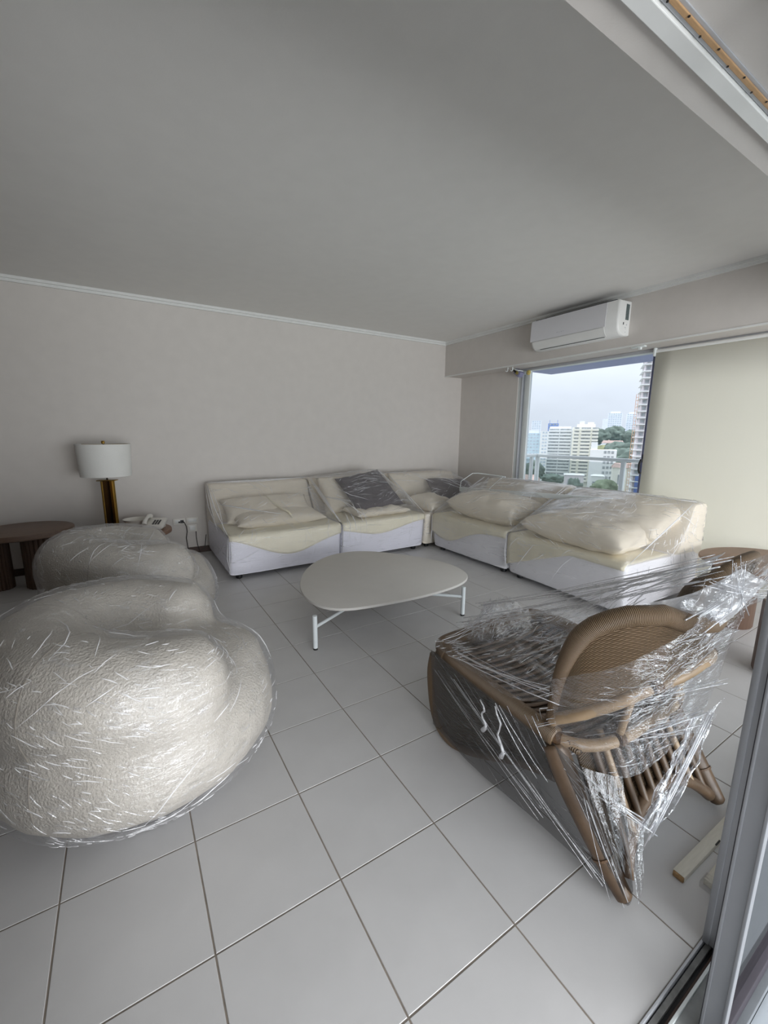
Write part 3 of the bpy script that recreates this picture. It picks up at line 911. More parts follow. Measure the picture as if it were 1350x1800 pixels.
# ------------------------------------------------------------------ creases of the film, its glints built in as whitish ribbons
from mathutils.bvhtree import BVHTree
def creases(f, m, count, length, width, flow, seed, mask=0.0, msc=3.0, lift=0.002, box=None, name='film_crease_glints', bend=0.5):
    """thin raised folds that run over a film surface (local to the film object f)"""
    me = f.data
    bvh = BVHTree.FromPolygons([v.co for v in me.vertices], [p.vertices for p in me.polygons])
    polys = [p for p in me.polygons]
    areas = np.cumsum([p.area for p in polys])
    rr = random.Random(seed)
    mb = MB()
    done, tries = 0, 0
    of = Vector(ORG[f.name])
    while done < count and tries < count * 12:
        tries += 1
        p = polys[int(np.searchsorted(areas, rr.random() * areas[-1]))]
        c = p.center.copy()
        if box is not None and not box(c + of):
            continue
        if noise.noise((c + of) * msc + Vector((seed, 0, 0))) < mask + rr.uniform(-0.15, 0.15):
            continue
        L = length * (0.35 + 1.1 * rr.random() ** 2)
        n_ = 5
        w = width * rr.uniform(0.5, 1.3)
        d = Vector(flow(c + of, p.normal))
        ang = bend * noise.noise((c + of) * 2.2 + Vector((0, seed, 0))) + rr.gauss(0, 0.10)
        nrm = p.normal.copy()
        pts = []
        for k in range(n_):
            h = bvh.find_nearest(c)
            if h[0] is None:
                break
            c, nrm = h[0].copy(), h[1].copy()
            t_ = (d - nrm * d.dot(nrm))
            if t_.length < 1e-4:
                break
            t_.normalize()
            t_ = Matrix.Rotation(ang, 3, nrm) @ t_
            pts.append((c + nrm * lift, nrm, t_))
            c = c + t_ * (L / (n_ - 1))
            ang += rr.gauss(0, 0.12)
        if len(pts) < 3:
            continue
        vs, fs = [], []
        for k, (q, nn, tt) in enumerate(pts):
            s_ = k / (len(pts) - 1)
            ww = w * max(0.08, math.sin(math.pi * s_))
            b = nn.cross(tt).normalized()
            vs += [q - b * ww / 2 - nn * lift * 0.5, q + nn * ww * 0.4, q + b * ww / 2 - nn * lift * 0.5]
        for k in range(len(pts) - 1):
            for e_ in (0, 1):
                fs.append((k * 3 + e_, k * 3 + e_ + 1, k * 3 + 4 + e_, k * 3 + 3 + e_))
        mb.add(vs, fs)
        done += 1
    mm = bpy.data.meshes.new(name)
    mm.from_pydata(mb.v, [], mb.f)
    o = link_mesh(name, mm, m, f, 'all')
    ORG[o.name] = tuple(of)
    o['kind'] = 'stuff'
    return o

# clear wrap over every module (part of the module it is wound on)
def wrap(t, cushions, extra=(), zmin=0.03, **k):
    pts = []
    for o in t.children:
        if o.name.split('.')[0] in ('base', 'back', 'seat_cover'):
            pts += world_pts([o])
    for o in cushions:
        M_ = o.matrix_basis
        pts += [M_ @ v.co for v in o.data.vertices]
    pts += [Vector(q) for q in extra]
    f = hull_film('plastic_wrap', pts, MT['film'], t, zmin=zmin, **k)
    f['label'] = 'clear stretch film'
    creases(f, MT['strand2'], 260, 0.13, 0.005, lambda c, n: (1 + n.y, -n.x + 0.3, 0.12), len(pts) % 50, 0.05, 2.5)
    creases(f, MT['strand2'], 60, 0.4, 0.007, lambda c, n: (0.6 + n.y, -n.x - 0.6, -0.3), len(pts) % 50 + 3, -0.05, 2.5, bend=1.2)
    return f
    return f
def film_edges(t, F, w, d, lines, seed):
    mb = MB()
    rr = random.Random(seed)
    for a, b in lines:
        A_, B_ = F(*a), F(*b)
        for k in range(3):
            j = Vector((rr.gauss(0, .012), rr.gauss(0, .012), rr.gauss(0, .008)))
            m_ = A_.lerp(B_, 0.5) + j
            mb.tube([A_ + j * 0.5, A_.lerp(m_, 0.5) + j * 0.3, m_, m_.lerp(B_, 0.5) - j * 0.2, B_ - j * 0.5], [0.001, 0.003, 0.0035, 0.003, 0.001], 5)
    o = obj('film_fold', mb, MT['strand2'], t, 'all')
    o['kind'] = 'stuff'
    o['label'] = 'white gathered folds of film'
for t_, F_, w_ in ((L1, FL1, 1.22), (L2, FL2, 1.17), (R1, FR1, 1.21), (R2, FR2, 1.23)):
    film_edges(t_, F_, w_, 1.23, [((-0.012, 0.90, 0.895), (-0.014, 0.03, 0.485)), ((w_ + 0.012, 0.90, 0.895), (w_ + 0.012, 0.03, 0.485)), ((0, 0.98, 0.905), (w_, 0.98, 0.905)), ((0, -0.016, 0.46), (-0.01, -0.012, 0.08)), ((-0.015, 1.0, 0.88), (-0.018, 0.5, 0.42)), ((0.05, 0.6, 0.70), (w_ * 0.5, 0.25, 0.60))], w_ * 100)
wrap(L1, [c1, c2])
F2_ = wrap(L2, [c3, c4, p1])
creases(F2_, MT['strand'], 150, 0.14, 0.005, lambda c, n: (1, 0.2, -0.25), 31, -0.15, 4.0, box=lambda c: 2.25 < c.x < 3.15 and 4.2 < c.y < 5.1 and c.z > 0.5, bend=1.0)
wrap(CN, [c5, c6, p2], zmin=0.05)
for f_, sd_ in ((wrap(R1, [c7]), 32), (wrap(R2, [c8, c9]), 33)):
    creases(f_, MT['strand'], 170, 0.16, 0.0055, lambda c, n: (0.5, -1, 0.1), sd_, -0.1, 3.0, box=lambda c: c.z > 0.55, bend=1.1)
    creases(f_, MT['strand'], 60, 0.12, 0.005, lambda c, n: (0.2, 0.3, -1), sd_ + 9, -0.1, 3.0, box=lambda c: 0.3 < c.z < 0.9 and c.y < 1.75, bend=0.8)


# ------------------------------------------------------------------ boucle tub chairs
def ell(c, r, n=24):
    mb = MB()
    vs, fs = [], []
    for i in range(n // 2 + 1):
        ph = -math.pi / 2 + math.pi * i / (n // 2)
        for k in range(n):
            a = 2 * math.pi * k / n
            q = lambda x, e: math.copysign(abs(x) ** e, x)
            vs.append((c[0] + r[0] * q(math.cos(ph), 0.8) * math.cos(a), c[1] + r[1] * q(math.cos(ph), 0.8) * math.sin(a), c[2] + r[2] * q(math.sin(ph), 0.8)))
    for i in range(n // 2):
        for k in range(n):
            fs.append((i * n + k, i * n + (k + 1) % n, (i + 1) * n + (k + 1) % n, (i + 1) * n + k))
    mb.add(vs, fs)
    return mb
def tub_chair(loc, yaw, label):
    t = thing('tub_chair', label, 'armchair', loc, 'ivory tub chairs')
    mb = ell((0, 0, 0.325), (0.535, 0.535, 0.275), 32)
    k = ell((0.16, 0, 0.46), (0.34, 0.28, 0.12), 28)
    mb.add(k.v, k.f)
    path, rs = [], []
    for i in range(33):
        s_ = i / 32
        an = math.pi + math.radians(142) * (2 * s_ - 1)
        e_ = abs(2 * s_ - 1)
        rr = 0.325 + 0.015 * e_
        path.append((rr * math.cos(an) - 0.0, rr * 1.02 * math.sin(an), 0.615 - 0.085 * e_ ** 1.8))
        rs.append((0.20 - 0.015 * e_ ** 2) * (1.0 if 1 < i < 31 else 0.72 if i in (1, 31) else 0.35))
    mb.tube(path, rs, 18)
    me = bpy.data.meshes.new('upholstery')
    me.from_pydata(mb.v, [], mb.f)
    me = remesh(me, 0.022, 10, 0.5)
    displace(me, lambda c, n: 0.010 * noise.noise(Vector(c) * 5) + 0.004 * noise.noise(Vector(c) * 16))
    # shallow seams
    me.transform(Matrix.Rotation(yaw, 4, 'Z'))
    o = link_mesh('upholstery', me, MT['boucle'], t, 'all')
    ORG[o.name] = tuple(loc)
    obj('swivel_base', MB().lathe([(0.30, 0), (0.31, 0.01), (0.31, 0.05), (0.28, 0.08)], loc[0], loc[1], 40), MT['dark'], t, True)
    # seams across the back and arms
    def seam(a, pts):
        return pts
    a_, nrm = mesh_np(me)
    from mathutils.bvhtree import BVHTree
    bvh = BVHTree.FromPolygons([v.co for v in me.vertices], [p.vertices for p in me.polygons])
    Ry = Matrix.Rotation(yaw, 3, 'Z')
    for an in (168, 236):
        pts = []
        dr_ = Ry @ Vector((math.cos(math.radians(an)), math.sin(math.radians(an)), 0))
        for i in range(22):
            el = math.radians(-35 + i * 150 / 21)
            d = dr_ * math.cos(el) + Vector((0, 0, math.sin(el)))
            h = bvh.ray_cast(Vector((0, 0, 0.40)) + dr_ * 0.33 + d * 1.5, -d)
            if h[0] is not None:
                pts.append(h[0] + Vector(loc))
        if len(pts) > 4:
            obj('seam', MB().tube(pts, 0.0032, 5), mat('seam_thread', (158, 151, 140), 0.9, var=0.05) if 'seam_thread' not in bpy.data.materials else bpy.data.materials['seam_thread'], t, 'all')
    # film: relaxed copy of the shape bridging the hollow of the seat
    bm = bmesh.new()
    bm.from_mesh(me)
    me2 = bpy.data.meshes.new('film_src')
    bm.to_mesh(me2)
    bm.free()
    me2 = remesh(me2, 0.03, 24, 0.6)
    def rip(c, n):
        v = Vector(c)
        w = noise.noise(Vector((v.x * 5, v.y * 5, v.z * 18))) + 0.7 * noise.noise(v * 22)
        return 0.030 + 0.004 * w
    displace(me2, rip)
    f = link_mesh('plastic_wrap', me2, MT['filmchair'], t, 'all')
    f['label'] = 'tight clear stretch film with creases'
    ORG[f.name] = tuple(loc)
    creases(f, MT['strand2'], 500, 0.06, 0.003, lambda c, n: (n.y + 0.2, -n.x, 0.3), int(loc[1] * 10) + 5, 0.05, 2.5)
    creases(f, MT['strand'], 700, 0.05, 0.0032, lambda c, n: (n.y + 0.3, -n.x, 0.35), int(loc[1] * 10), 0.02, 3.0)
    creases(f, MT['strand2'], 60, 0.22, 0.004, lambda c, n: (n.y, -n.x, -0.5), int(loc[1] * 10) + 1, 0.0, 2.0)
    # loose film collar around the foot
    def col(u, v):
        an = -0.2 + 2 * math.pi * u
        r_ = 0.33 + 0.10 * v + 0.012 * noise.noise(Vector((math.cos(an) * 6, math.sin(an) * 6, v * 3)))
        return (loc[0] + r_ * math.cos(an), loc[1] + r_ * math.sin(an), 0.006 + 0.11 * v + 0.008 * noise.noise(Vector((an * 9, v * 4, 1))))
    g_ = obj('film_skirt', MB().grid(col, 90, 5), MT['filmchair'], t, 'all')
    g_['label'] = 'loose film bunched under the seat'
    return t
tub_chair((-0.02, 1.92, 0), -0.08, 'nearest ivory tub chair, tightly wrapped, cut by the frame edge')
tub_chair((-0.02, 3.36, 0), 0.15, 'ivory wrapped tub chair further back, before the table lamp')

# ------------------------------------------------------------------ coffee table
out_pts = [(1.068, 2.952), (1.178, 3.206), (1.35, 3.444), (1.601, 3.628), (1.865, 3.658), (2.09, 3.527), (2.309, 3.236), (2.469, 2.907), (2.46, 2.624), (2.371, 2.47), (2.207, 2.379), (1.941, 2.339), (1.677, 2.34), (1.406, 2.37), (1.204, 2.412), (1.082, 2.518), (1.033, 2.71)]
def smooth_closed(pts, k=5):
    n = len(pts)
    res = []
    for i in range(n):
        p0, p1, p2, p3 = (Vector((*pts[(i + j) % n], 0)) for j in (-1, 0, 1, 2))
        for q in range(k):
            t = q / k
            res.append(0.5 * ((2 * p1) + (p2 - p0) * t + (2 * p0 - 5 * p1 + 4 * p2 - p3) * t * t + (3 * p1 - p0 - 3 * p2 + p3) * t ** 3))
    for _ in range(6):
        res = [(res[i - 1] + res[i] * 2 + res[(i + 1) % len(res)]) / 4 for i in range(len(res))]
    return [(v.x, v.y) for v in res]
def slab_top(pts, z0, z1, r, cx, cy):
    prof = [(-0.012, z0), (0, z0 + r * 0.6), (0, z1 - r), (-r * 0.3, z1 - r * 0.3), (-r, z1)]
    n = len(pts)
    vs, fs = [], []
    for off_, z in prof:
        for i, (x, y) in enumerate(pts):
            a, b = pts[i - 1], pts[(i + 1) % n]
            tx, ty = b[0] - a[0], b[1] - a[1]
            L = math.hypot(tx, ty) or 1
            nx, ny = ty / L, -tx / L
            if nx * (x - cx) + ny * (y - cy) < 0:
                nx, ny = -nx, -ny
            vs.append((x + nx * off_, y + ny * off_, z))
    m = len(prof)
    for i in range(m - 1):
        for k in range(n):
            fs.append((i * n + k, i * n + (k + 1) % n, (i + 1) * n + (k + 1) % n, (i + 1) * n + k))
    fs.append(tuple(range(n - 1, -1, -1)))
    fs.append(tuple((m - 1) * n + k for k in range(n)))
    return MB().add(vs, fs)
ct = thing('coffee_table', 'low white pebble-shaped coffee table on three metal legs', 'table', (1.75, 2.9, 0))
fix_normals(obj('tabletop', slab_top(smooth_closed(out_pts), 0.278, 0.30, 0.006, 1.75, 2.9), MT['tablew'], ct, True))
hub = Vector((1.72, 2.88, 0.175))
for lx, ly in ((1.013, 2.523), (2.272, 2.414), (1.80, 3.42)):
    lg = obj('leg', MB().tube([(lx, ly, 0.012), (lx, ly, 0.25)], 0.0165, 14), MT['legw'], ct, True)
    obj('foot_cap', MB().tube([(lx, ly, 0.0), (lx, ly, 0.012)], 0.0165, 14), MT['dark'], lg)
    d = (hub - Vector((lx, ly, 0.175)))
    obj('crossbar', MB().tube([(lx, ly, 0.165), hub], 0.012, 10), MT['legw'], ct, True)
    q = Vector((lx, ly, 0.165)) + d * 0.42
    obj('support_post', MB().tube([(q.x, q.y, 0.17), (q.x, q.y, 0.28)], 0.012, 10), MT['legw'], ct, True)

# ------------------------------------------------------------------ wooden side tables
def fluted(cx, cy, r, z0, z1, n):
    poly = []
    for k in range(n * 4):
        a = 2 * math.pi * k / (n * 4)
        rr = r - (0.012 if k % 4 == 0 else 0.003 if k % 4 in (1, 3) else 0)
        poly.append((cx + rr * math.cos(a), cy + rr * math.sin(a)))
    return MB().prism(poly, z0, z1)
def blob_outline(cx, cy, r, f):
    return [(cx + r * f(a) * math.cos(a), cy + r * f(a) * math.sin(a)) for a in (2 * math.pi * k / 72 for k in range(72))]
ta = thing('side_table', 'wooden table with fluted pedestal behind the tub chairs', 'table', (-0.86, 5.06, 0))
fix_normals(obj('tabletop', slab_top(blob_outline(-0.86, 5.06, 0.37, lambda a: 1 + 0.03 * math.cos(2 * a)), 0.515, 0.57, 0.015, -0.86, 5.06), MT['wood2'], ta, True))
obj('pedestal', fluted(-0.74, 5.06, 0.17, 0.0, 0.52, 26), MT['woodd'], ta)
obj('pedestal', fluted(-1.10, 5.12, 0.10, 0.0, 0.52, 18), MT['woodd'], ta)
tb = thing('side_table', 'low round wooden table under the lamp, mostly hidden by a tub chair', 'table', (0.0, 5.08, 0))
fix_normals(obj('tabletop', slab_top(blob_outline(0.0, 5.08, 0.38, lambda a: 1), 0.405, 0.45, 0.012, 0.0, 5.08), MT['wood'], tb, True))
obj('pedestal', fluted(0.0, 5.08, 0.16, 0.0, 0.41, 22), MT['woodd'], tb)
rt_ = thing('side_table', 'pebble-shaped wooden table between the rattan chair and blind', 'table', (3.95, 0.95, 0))
def pebble(a):
    return 1 + 0.10 * math.cos(2 * (a - 0.4)) - 0.05 * math.exp(-((a - 3.0) / 0.16) ** 2) + 0.05 * math.cos(3 * a + 0.6)
fix_normals(obj('tabletop', slab_top(blob_outline(4.26, 1.10, 0.46, pebble), 0.47, 0.50, 0.012, 4.26, 1.10), MT['wood'], rt_, True))
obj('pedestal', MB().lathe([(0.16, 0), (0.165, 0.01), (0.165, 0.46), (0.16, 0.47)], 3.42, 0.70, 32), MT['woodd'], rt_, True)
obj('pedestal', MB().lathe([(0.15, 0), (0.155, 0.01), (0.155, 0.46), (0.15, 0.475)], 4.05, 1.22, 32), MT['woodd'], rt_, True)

# ------------------------------------------------------------------ table lamp
lx, ly, lz = -0.165, 5.08, 0.45
lp = thing('table_lamp', 'table lamp with white drum shade on a brass column', 'lamp', (lx, ly, lz))
ax = Vector((0.0, 0.0, 1))
obj('base', MB().box(lx - 0.09, lx + 0.09, ly - 0.09, ly + 0.09, lz, lz + 0.025, 0.004), MT['brass'], lp, True)
Rz = Matrix.Rotation(math.radians(14), 3, 'Z')
pv = (lx, ly, 0.7)
cb = MB()
for sx, sy in ((-1, 0), (1, 0), (0, -1), (0, 1)):
    cb.box(lx + sx * 0.034 - (0.034 if sx else 0.005), lx + sx * 0.034 + (0.034 if sx else 0.005), ly + sy * 0.034 - (0.034 if sy else 0.005), ly + sy * 0.034 + (0.034 if sy else 0.005), lz + 0.025, 0.985, 0, Matrix.Rotation(math.radians(40), 3, 'Z'), pv)
cl = obj('column', cb, MT['bronze'], lp)
ed = MB()
for k in range(4):
    a = math.radians(40 + 90 * k)
    ed.box(lx + 0.066 - 0.004, lx + 0.066 + 0.004, ly - 0.010, ly + 0.010, lz + 0.025, 0.985, 0.001, Matrix.Rotation(a, 3, 'Z'), pv)
obj('brass_edge', ed, MT['brass'], cl)
obj('brass_edge', MB().box(lx + 0.032, lx + 0.072, ly - 0.004, ly + 0.004, lz + 0.025, 0.985, 0, Matrix.Rotation(math.radians(-52), 3, 'Z'), pv), MT['brass'], cl)
obj('top_plate', MB().box(lx - 0.085, lx + 0.085, ly - 0.045, ly + 0.045, 0.985, 0.993, 0.002, Matrix.Rotation(math.radians(-20), 3, 'Z'), pv), MT['brass'], lp, True)
obj('neck', MB().tube([(lx, ly, 0.99), (lx, ly, 1.36)], 0.008, 8), MT['bronze'], lp, True)
R1_, R0_ = 0.238, 0.222
shv = [(R0_, 1.035), (R1_, 1.355), (R1_ - 0.004, 1.355), (R0_ - 0.004, 1.035)]
sm = MB()
n = 48
vs = [(lx + r * math.cos(2 * math.pi * k / n), ly + r * math.sin(2 * math.pi * k / n), z) for r, z in shv for k in range(n)]
sm.add(vs, [(i % 4 * n + k, i % 4 * n + (k + 1) % n, (i + 1) % 4 * n + (k + 1) % n, (i + 1) % 4 * n + k) for i in range(4) for k in range(n)])
sh = fix_normals(obj('lamp_shade', sm, MT['shade'], lp, True))
sp = MB()
for k in range(3):
    a = 2 * math.pi * k / 3 + 0.4
    sp.tube([(lx, ly, 1.35), (lx + 0.235 * math.cos(a), ly + 0.235 * math.sin(a), 1.35)], 0.0025, 5)
obj('spider', sp, MT['brass'], sh)
obj('finial', MB().lathe([(0.006, 0), (0.016, 0.004), (0.016, 0.024), (0.012, 0.03)], lx, ly, 12, 1.355), MT['brass'], lp, True)

# ------------------------------------------------------------------ telephone
px, py, pz = 0.22, 4.99, 0.465
ph_ = thing('telephone', 'white desk telephone with dark keys on the wooden table', 'telephone', (px, py, pz))
Rp = Matrix.Rotation(math.radians(-22), 3, 'Z') @ Matrix.Rotation(math.radians(16), 3, 'X')
obj('phone_base', MB().box(px - 0.10, px + 0.10, py - 0.10, py + 0.10, pz + 0.03, pz + 0.075, 0.012, Rp, (px, py, pz + 0.05)), MT['phone'], ph_, True)
obj('stand', MB().box(px - 0.08, px + 0.08, py - 0.02, py + 0.08, pz, pz + 0.05, 0.006, Matrix.Rotation(math.radians(-22), 3, 'Z'), (px, py, pz)), MT['phone'], ph_, True)
hs = MB().tube([Rp @ Vector((-0.07, -0.10, 0.04)) + Vector((px, py, pz + 0.05)), Rp @ Vector((-0.072, -0.06, 0.062)) + Vector((px, py, pz + 0.05)), Rp @ Vector((-0.072, 0.0, 0.066)) + Vector((px, py, pz + 0.05)), Rp @ Vector((-0.072, 0.06, 0.062)) + Vector((px, py, pz + 0.05)), Rp @ Vector((-0.07, 0.10, 0.04)) + Vector((px, py, pz + 0.05))], (0.026, 0.022, 0.017, 0.022, 0.026), 10)
obj('handset', hs, MT['phone'], ph_, True)
for r_ in range(4):
    for c_ in range(3):
        kx, ky = 0.0 + c_ * 0.026, -0.06 + r_ * 0.026
        obj('key', MB().box(px + kx - 0.009, px + kx + 0.009, py + ky - 0.008, py + ky + 0.008, pz + 0.074, pz + 0.08, 0.002, Rp, (px, py, pz + 0.05)), MT['dark'], ph_)
ds = thing('plastic_dish', 'small oval white dish next to the telephone', 'dish', (0.05, 5.12, 0.45))
dm = MB()
prof_ = [(0.05, 0), (0.07, 0.02), (0.12, 0.105), (0.125, 0.11), (0.118, 0.11), (0.05, 0.03)]
dm.lathe(prof_, 0.05, 5.12, 28, 0.45)
obj('bowl', dm, MT['phone'], ds, True)

# ------------------------------------------------------------------ wall outlets and cables
def plate(name, label, x0, x1, z0, z1, holes):
    t = thing(name, label, 'outlet', ((x0 + x1) / 2, YB, (z0 + z1) / 2), 'white outlet plates on the back wall')
    obj('plate', MB().box(x0, x1, YB - 0.012, YB, z0, z1, 0.003), MT['phone'], t, True)
    obj('insert', MB().box(x0 + 0.02, x1 - 0.02, YB - 0.015, YB - 0.011, z0 + 0.018, z1 - 0.018, 0.002), MT['white'], t, True)
    for hx, hz, w in holes:
        obj('socket', MB().box(hx - w, hx + w, YB - 0.019, YB - 0.0145, hz - w, hz + w, 0.001), MT['dark'], t)
plate('outlet', 'outlet plate with dark sockets and a plugged cable', 0.43, 0.565, 0.375, 0.45, [(0.497, 0.405, 0.010), (0.527, 0.41, 0.019)])
plate('outlet', 'blank outlet plate beside the one with dark sockets', 0.575, 0.71, 0.375, 0.45, [])
plate('outlet', 'blank square outlet plate lowest of the three near the sofa', 0.585, 0.685, 0.27, 0.365, [])
tag(obj('cable', MB().tube([(0.53, YB - 0.02, 0.41), (0.548, YB - 0.035, 0.405), (0.57, YB - 0.03, 0.35), (0.575, YB - 0.018, 0.28), (0.56, YB - 0.018, 0.2), (0.57, YB - 0.02, 0.08), (0.6, YB - 0.03, 0.012), (0.52, YB - 0.06, 0.008)], 0.0045, 6), MT['dark'], None, True, base=(0.55, YB - 0.03, 0.008)), 'thin dark cable hanging from the socket to the floor', 'cable')
tag(obj('cable', MB().tube([(0.675, YB - 0.013, 0.272), (0.672, YB - 0.015, 0.2), (0.68, YB - 0.018, 0.1), (0.70, YB - 0.03, 0.011), (0.76, YB - 0.02, 0.05), (0.785, YB - 0.02, 0.22)], 0.0045, 6), MT['dark'], None, True, base=(0.68, YB - 0.03, 0.008)), 'thin dark cable looping up behind the sofa end', 'cable')

# ------------------------------------------------------------------ air conditioner
ac = thing('air_conditioner', 'white split air conditioner mounted under the ceiling above window', 'air conditioner', (XB, 3.11, 2.65))
y0, y1 = 2.575, 3.66
def acprof(i=0.0):
    return [(XB, 2.485), (XB - 0.09, 2.475 + i), (XB - 0.15 + i, 2.487 + i), (XB - 0.19 + i, 2.52 + i), (XB - 0.207 + i, 2.56), (XB - 0.215 + i, 2.62), (XB - 0.205 + i, 2.80 - i), (XB - 0.195 + i, 2.815 - i), (XB, 2.822 - i)]
vs, fs = [], []
secs = [(y0, 0.02), (y0 + 0.006, 0.008), (y0 + 0.02, 0.0), (y1 - 0.06, 0.0), (y1 - 0.025, 0.012), (y1 - 0.006, 0.035), (y1, 0.06)]
for y, ins in secs:
    for x, z in acprof(0):
        k = min(1, ins / 0.2)
        vs.append((x + (XB - x) * k * 0.7, y, z + (2.65 - z) * k * 0.5))
npf = 9
for i in range(len(secs) - 1):
    for k in range(npf):
        fs.append((i * npf + k, i * npf + (k + 1) % npf, (i + 1) * npf + (k + 1) % npf, (i + 1) * npf + k))
fs += [tuple(range(npf)), tuple((len(secs) - 1) * npf + k for k in range(npf))]
fix_normals(obj('body', MB().add(vs, fs), MT['white'], ac, True))
def strip(name, pts, ya, yb, m, th=0.004):
    mb = MB()
    vs = [(x, ya, z) for x, z in pts] + [(x, yb, z) for x, z in pts]
    n_ = len(pts)
    fs = [(i, i + 1, n_ + i + 1, n_ + i) for i in range(n_ - 1)]
    back = [(x + th, y, z) for x, y, z in vs]
    K = len(vs)
    fs += [tuple(q + K for q in reversed(f)) for f in fs]
    rim = list(range(n_)) + list(range(2 * n_ - 1, n_ - 1, -1))
    fs += [(rim[(q + 1) % len(rim)], rim[q], rim[q] + K, rim[(q + 1) % len(rim)] + K) for q in range(len(rim))]
    return fix_normals(obj(name, mb.add(vs + back, fs), m, ac, True))
acw = mat('ac_front_panel', (216, 216, 220), 0.3, var=0.01)
strip('front_panel', [(XB - 0.2175, 2.578), (XB - 0.2195, 2.62), (XB - 0.2095, 2.80), (XB - 0.203, 2.813)], y0 + 0.13, y1 - 0.015, acw)
strip('louver_flap', [(XB - 0.160, 2.489), (XB - 0.196, 2.518), (XB - 0.2135, 2.558), (XB - 0.2165, 2.572)], y0 + 0.14, y1 - 0.05, MT['white'])
strip('air_slot', [(XB - 0.152, 2.4835), (XB - 0.160, 2.4865)], y0 + 0.16, y1 - 0.12, MT['dark'])
obj('intake_grille', MB().box(XB - 0.18, XB - 0.02, y0 + 0.05, y1 - 0.05, 2.818, 2.826), MT['dark'], ac)
lab = mat('energy_label', (86, 98, 98), 0.5, var=0.45, nscale=140)
def endplate(name, xa, xb, za, zb, m):
    return obj(name, MB().box(xa, xb, y0 - 0.003, y0 + 0.001, za, zb), m, ac)
endplate('energy_label', XB - 0.085, XB - 0.03, 2.635, 2.785, lab)
endplate('sensor_mark', XB - 0.118, XB - 0.106, 2.585, 2.607, MT['dark'])
for k, (xa, za, w, h) in enumerate(((0.05, 2.583, 0.008, 0.012), (0.062, 2.56, 0.02, 0.005), (0.058, 2.548, 0.014, 0.003), (0.06, 2.515, 0.012, 0.004))):
    endplate('printed_mark', XB - xa - w, XB - xa, za, za + h, MT['alu'])
for k, (w, h) in enumerate(((0.022, 0.004), (0.006, 0.006), (0.012, 0.007), (0.010, 0.005))):
    yy = 3.27 - k * 0.026
    obj('logo_mark', MB().box(XB - 0.2212, XB - 0.2185, yy - w / 2, yy + w / 2, 2.626 - h / 2, 2.626 + h / 2), MT['alu'], ac)

# ------------------------------------------------------------------ rattan lounge chair in stretch film
XCH = 1.58
rc = thing('rattan_chair', 'brown rattan lounge chair on pointed feet, wound in clear film', 'armchair', (XCH, 0.95, 0))
def mirror(pts, s_):
    return [(p_[0] if s_ < 0 else 2 * XCH - p_[0], p_[1], p_[2]) for p_ in pts]
def spline(pts, k=6):
    P = [Vector(q) for q in pts]
    res = []
    for i in range(len(P) - 1):
        p0, p1, p2, p3 = P[max(i - 1, 0)], P[i], P[i + 1], P[min(i + 2, len(P) - 1)]
        for q in range(k):
            t = q / k
            res.append(0.5 * ((2 * p1) + (p2 - p0) * t + (2 * p0 - 5 * p1 + 4 * p2 - p3) * t * t + (3 * p1 - p0 - 3 * p2 + p3) * t ** 3))
    res.append(P[-1])
    return res
# side rolls and front roll of the seat
for s_ in (-1, 1):
    pts = spline(mirror([(1.225, 1.40, 0.465), (1.20, 1.30, 0.463), (1.20, 1.10, 0.452), (1.20, 0.92, 0.443), (1.205, 0.78, 0.435)], s_))
    obj('side_roll', MB().tube(pts, 0.035, 16), MT['wound'], rc, 'all')
pts = spline([(1.20, 1.36, 0.46), (1.24, 1.45, 0.468), (1.34, 1.475, 0.468), (XCH, 1.48, 0.466), (1.82, 1.475, 0.468), (1.92, 1.45, 0.468), (1.96, 1.36, 0.46)])
obj('front_roll', MB().tube(pts, 0.032, 16), MT['wound'], rc, 'all')
# rear seat rail bowed towards the back, in three jointed canes
rail = spline([(1.205, 0.79, 0.43), (1.25, 0.71, 0.435), (1.36, 0.66, 0.44), (XCH, 0.645, 0.445), (1.80, 0.66, 0.44), (1.91, 0.71, 0.435), (1.955, 0.79, 0.43)], 8)
for a_, b_ in ((0, 17), (17, 32), (32, 49)):
    obj('rear_rail', MB().tube(rail[a_:b_], 0.021, 12), MT['cane'], rc, True)
for q in (2, 17, 31, 46):
    d_ = (rail[min(q + 1, 48)] - rail[q - 1]).normalized()
    obj('binding', MB().tube([rail[q] - d_ * 0.012, rail[q] + d_ * 0.012], 0.0245, 12), MT['binding'], rc, True)
# seat: woven deck of canes sagging between the rolls
def seat_fn(u, v):
    y = 0.70 + 0.76 * v
    x = 1.21 + 0.74 * u
    return (x, y, 0.435 - 0.075 * (1 - (2 * u - 1) ** 2) * (0.4 + 0.6 * math.sin(math.pi * v)) )
obj('seat', MB().grid(seat_fn, 18, 18, (0.74, 0.76), thick=0.012), MT['weaved'], rc, 'all')
for k in range(19):
    v = 0.05 + 0.9 * k / 18
    pts = [Vector(seat_fn(u / 12, v)) + Vector((0, 0, 0.006)) for u in range(13)]
    obj('seat_cane', MB().tube(pts, 0.009, 7), MT['slat'], rc, 'all')
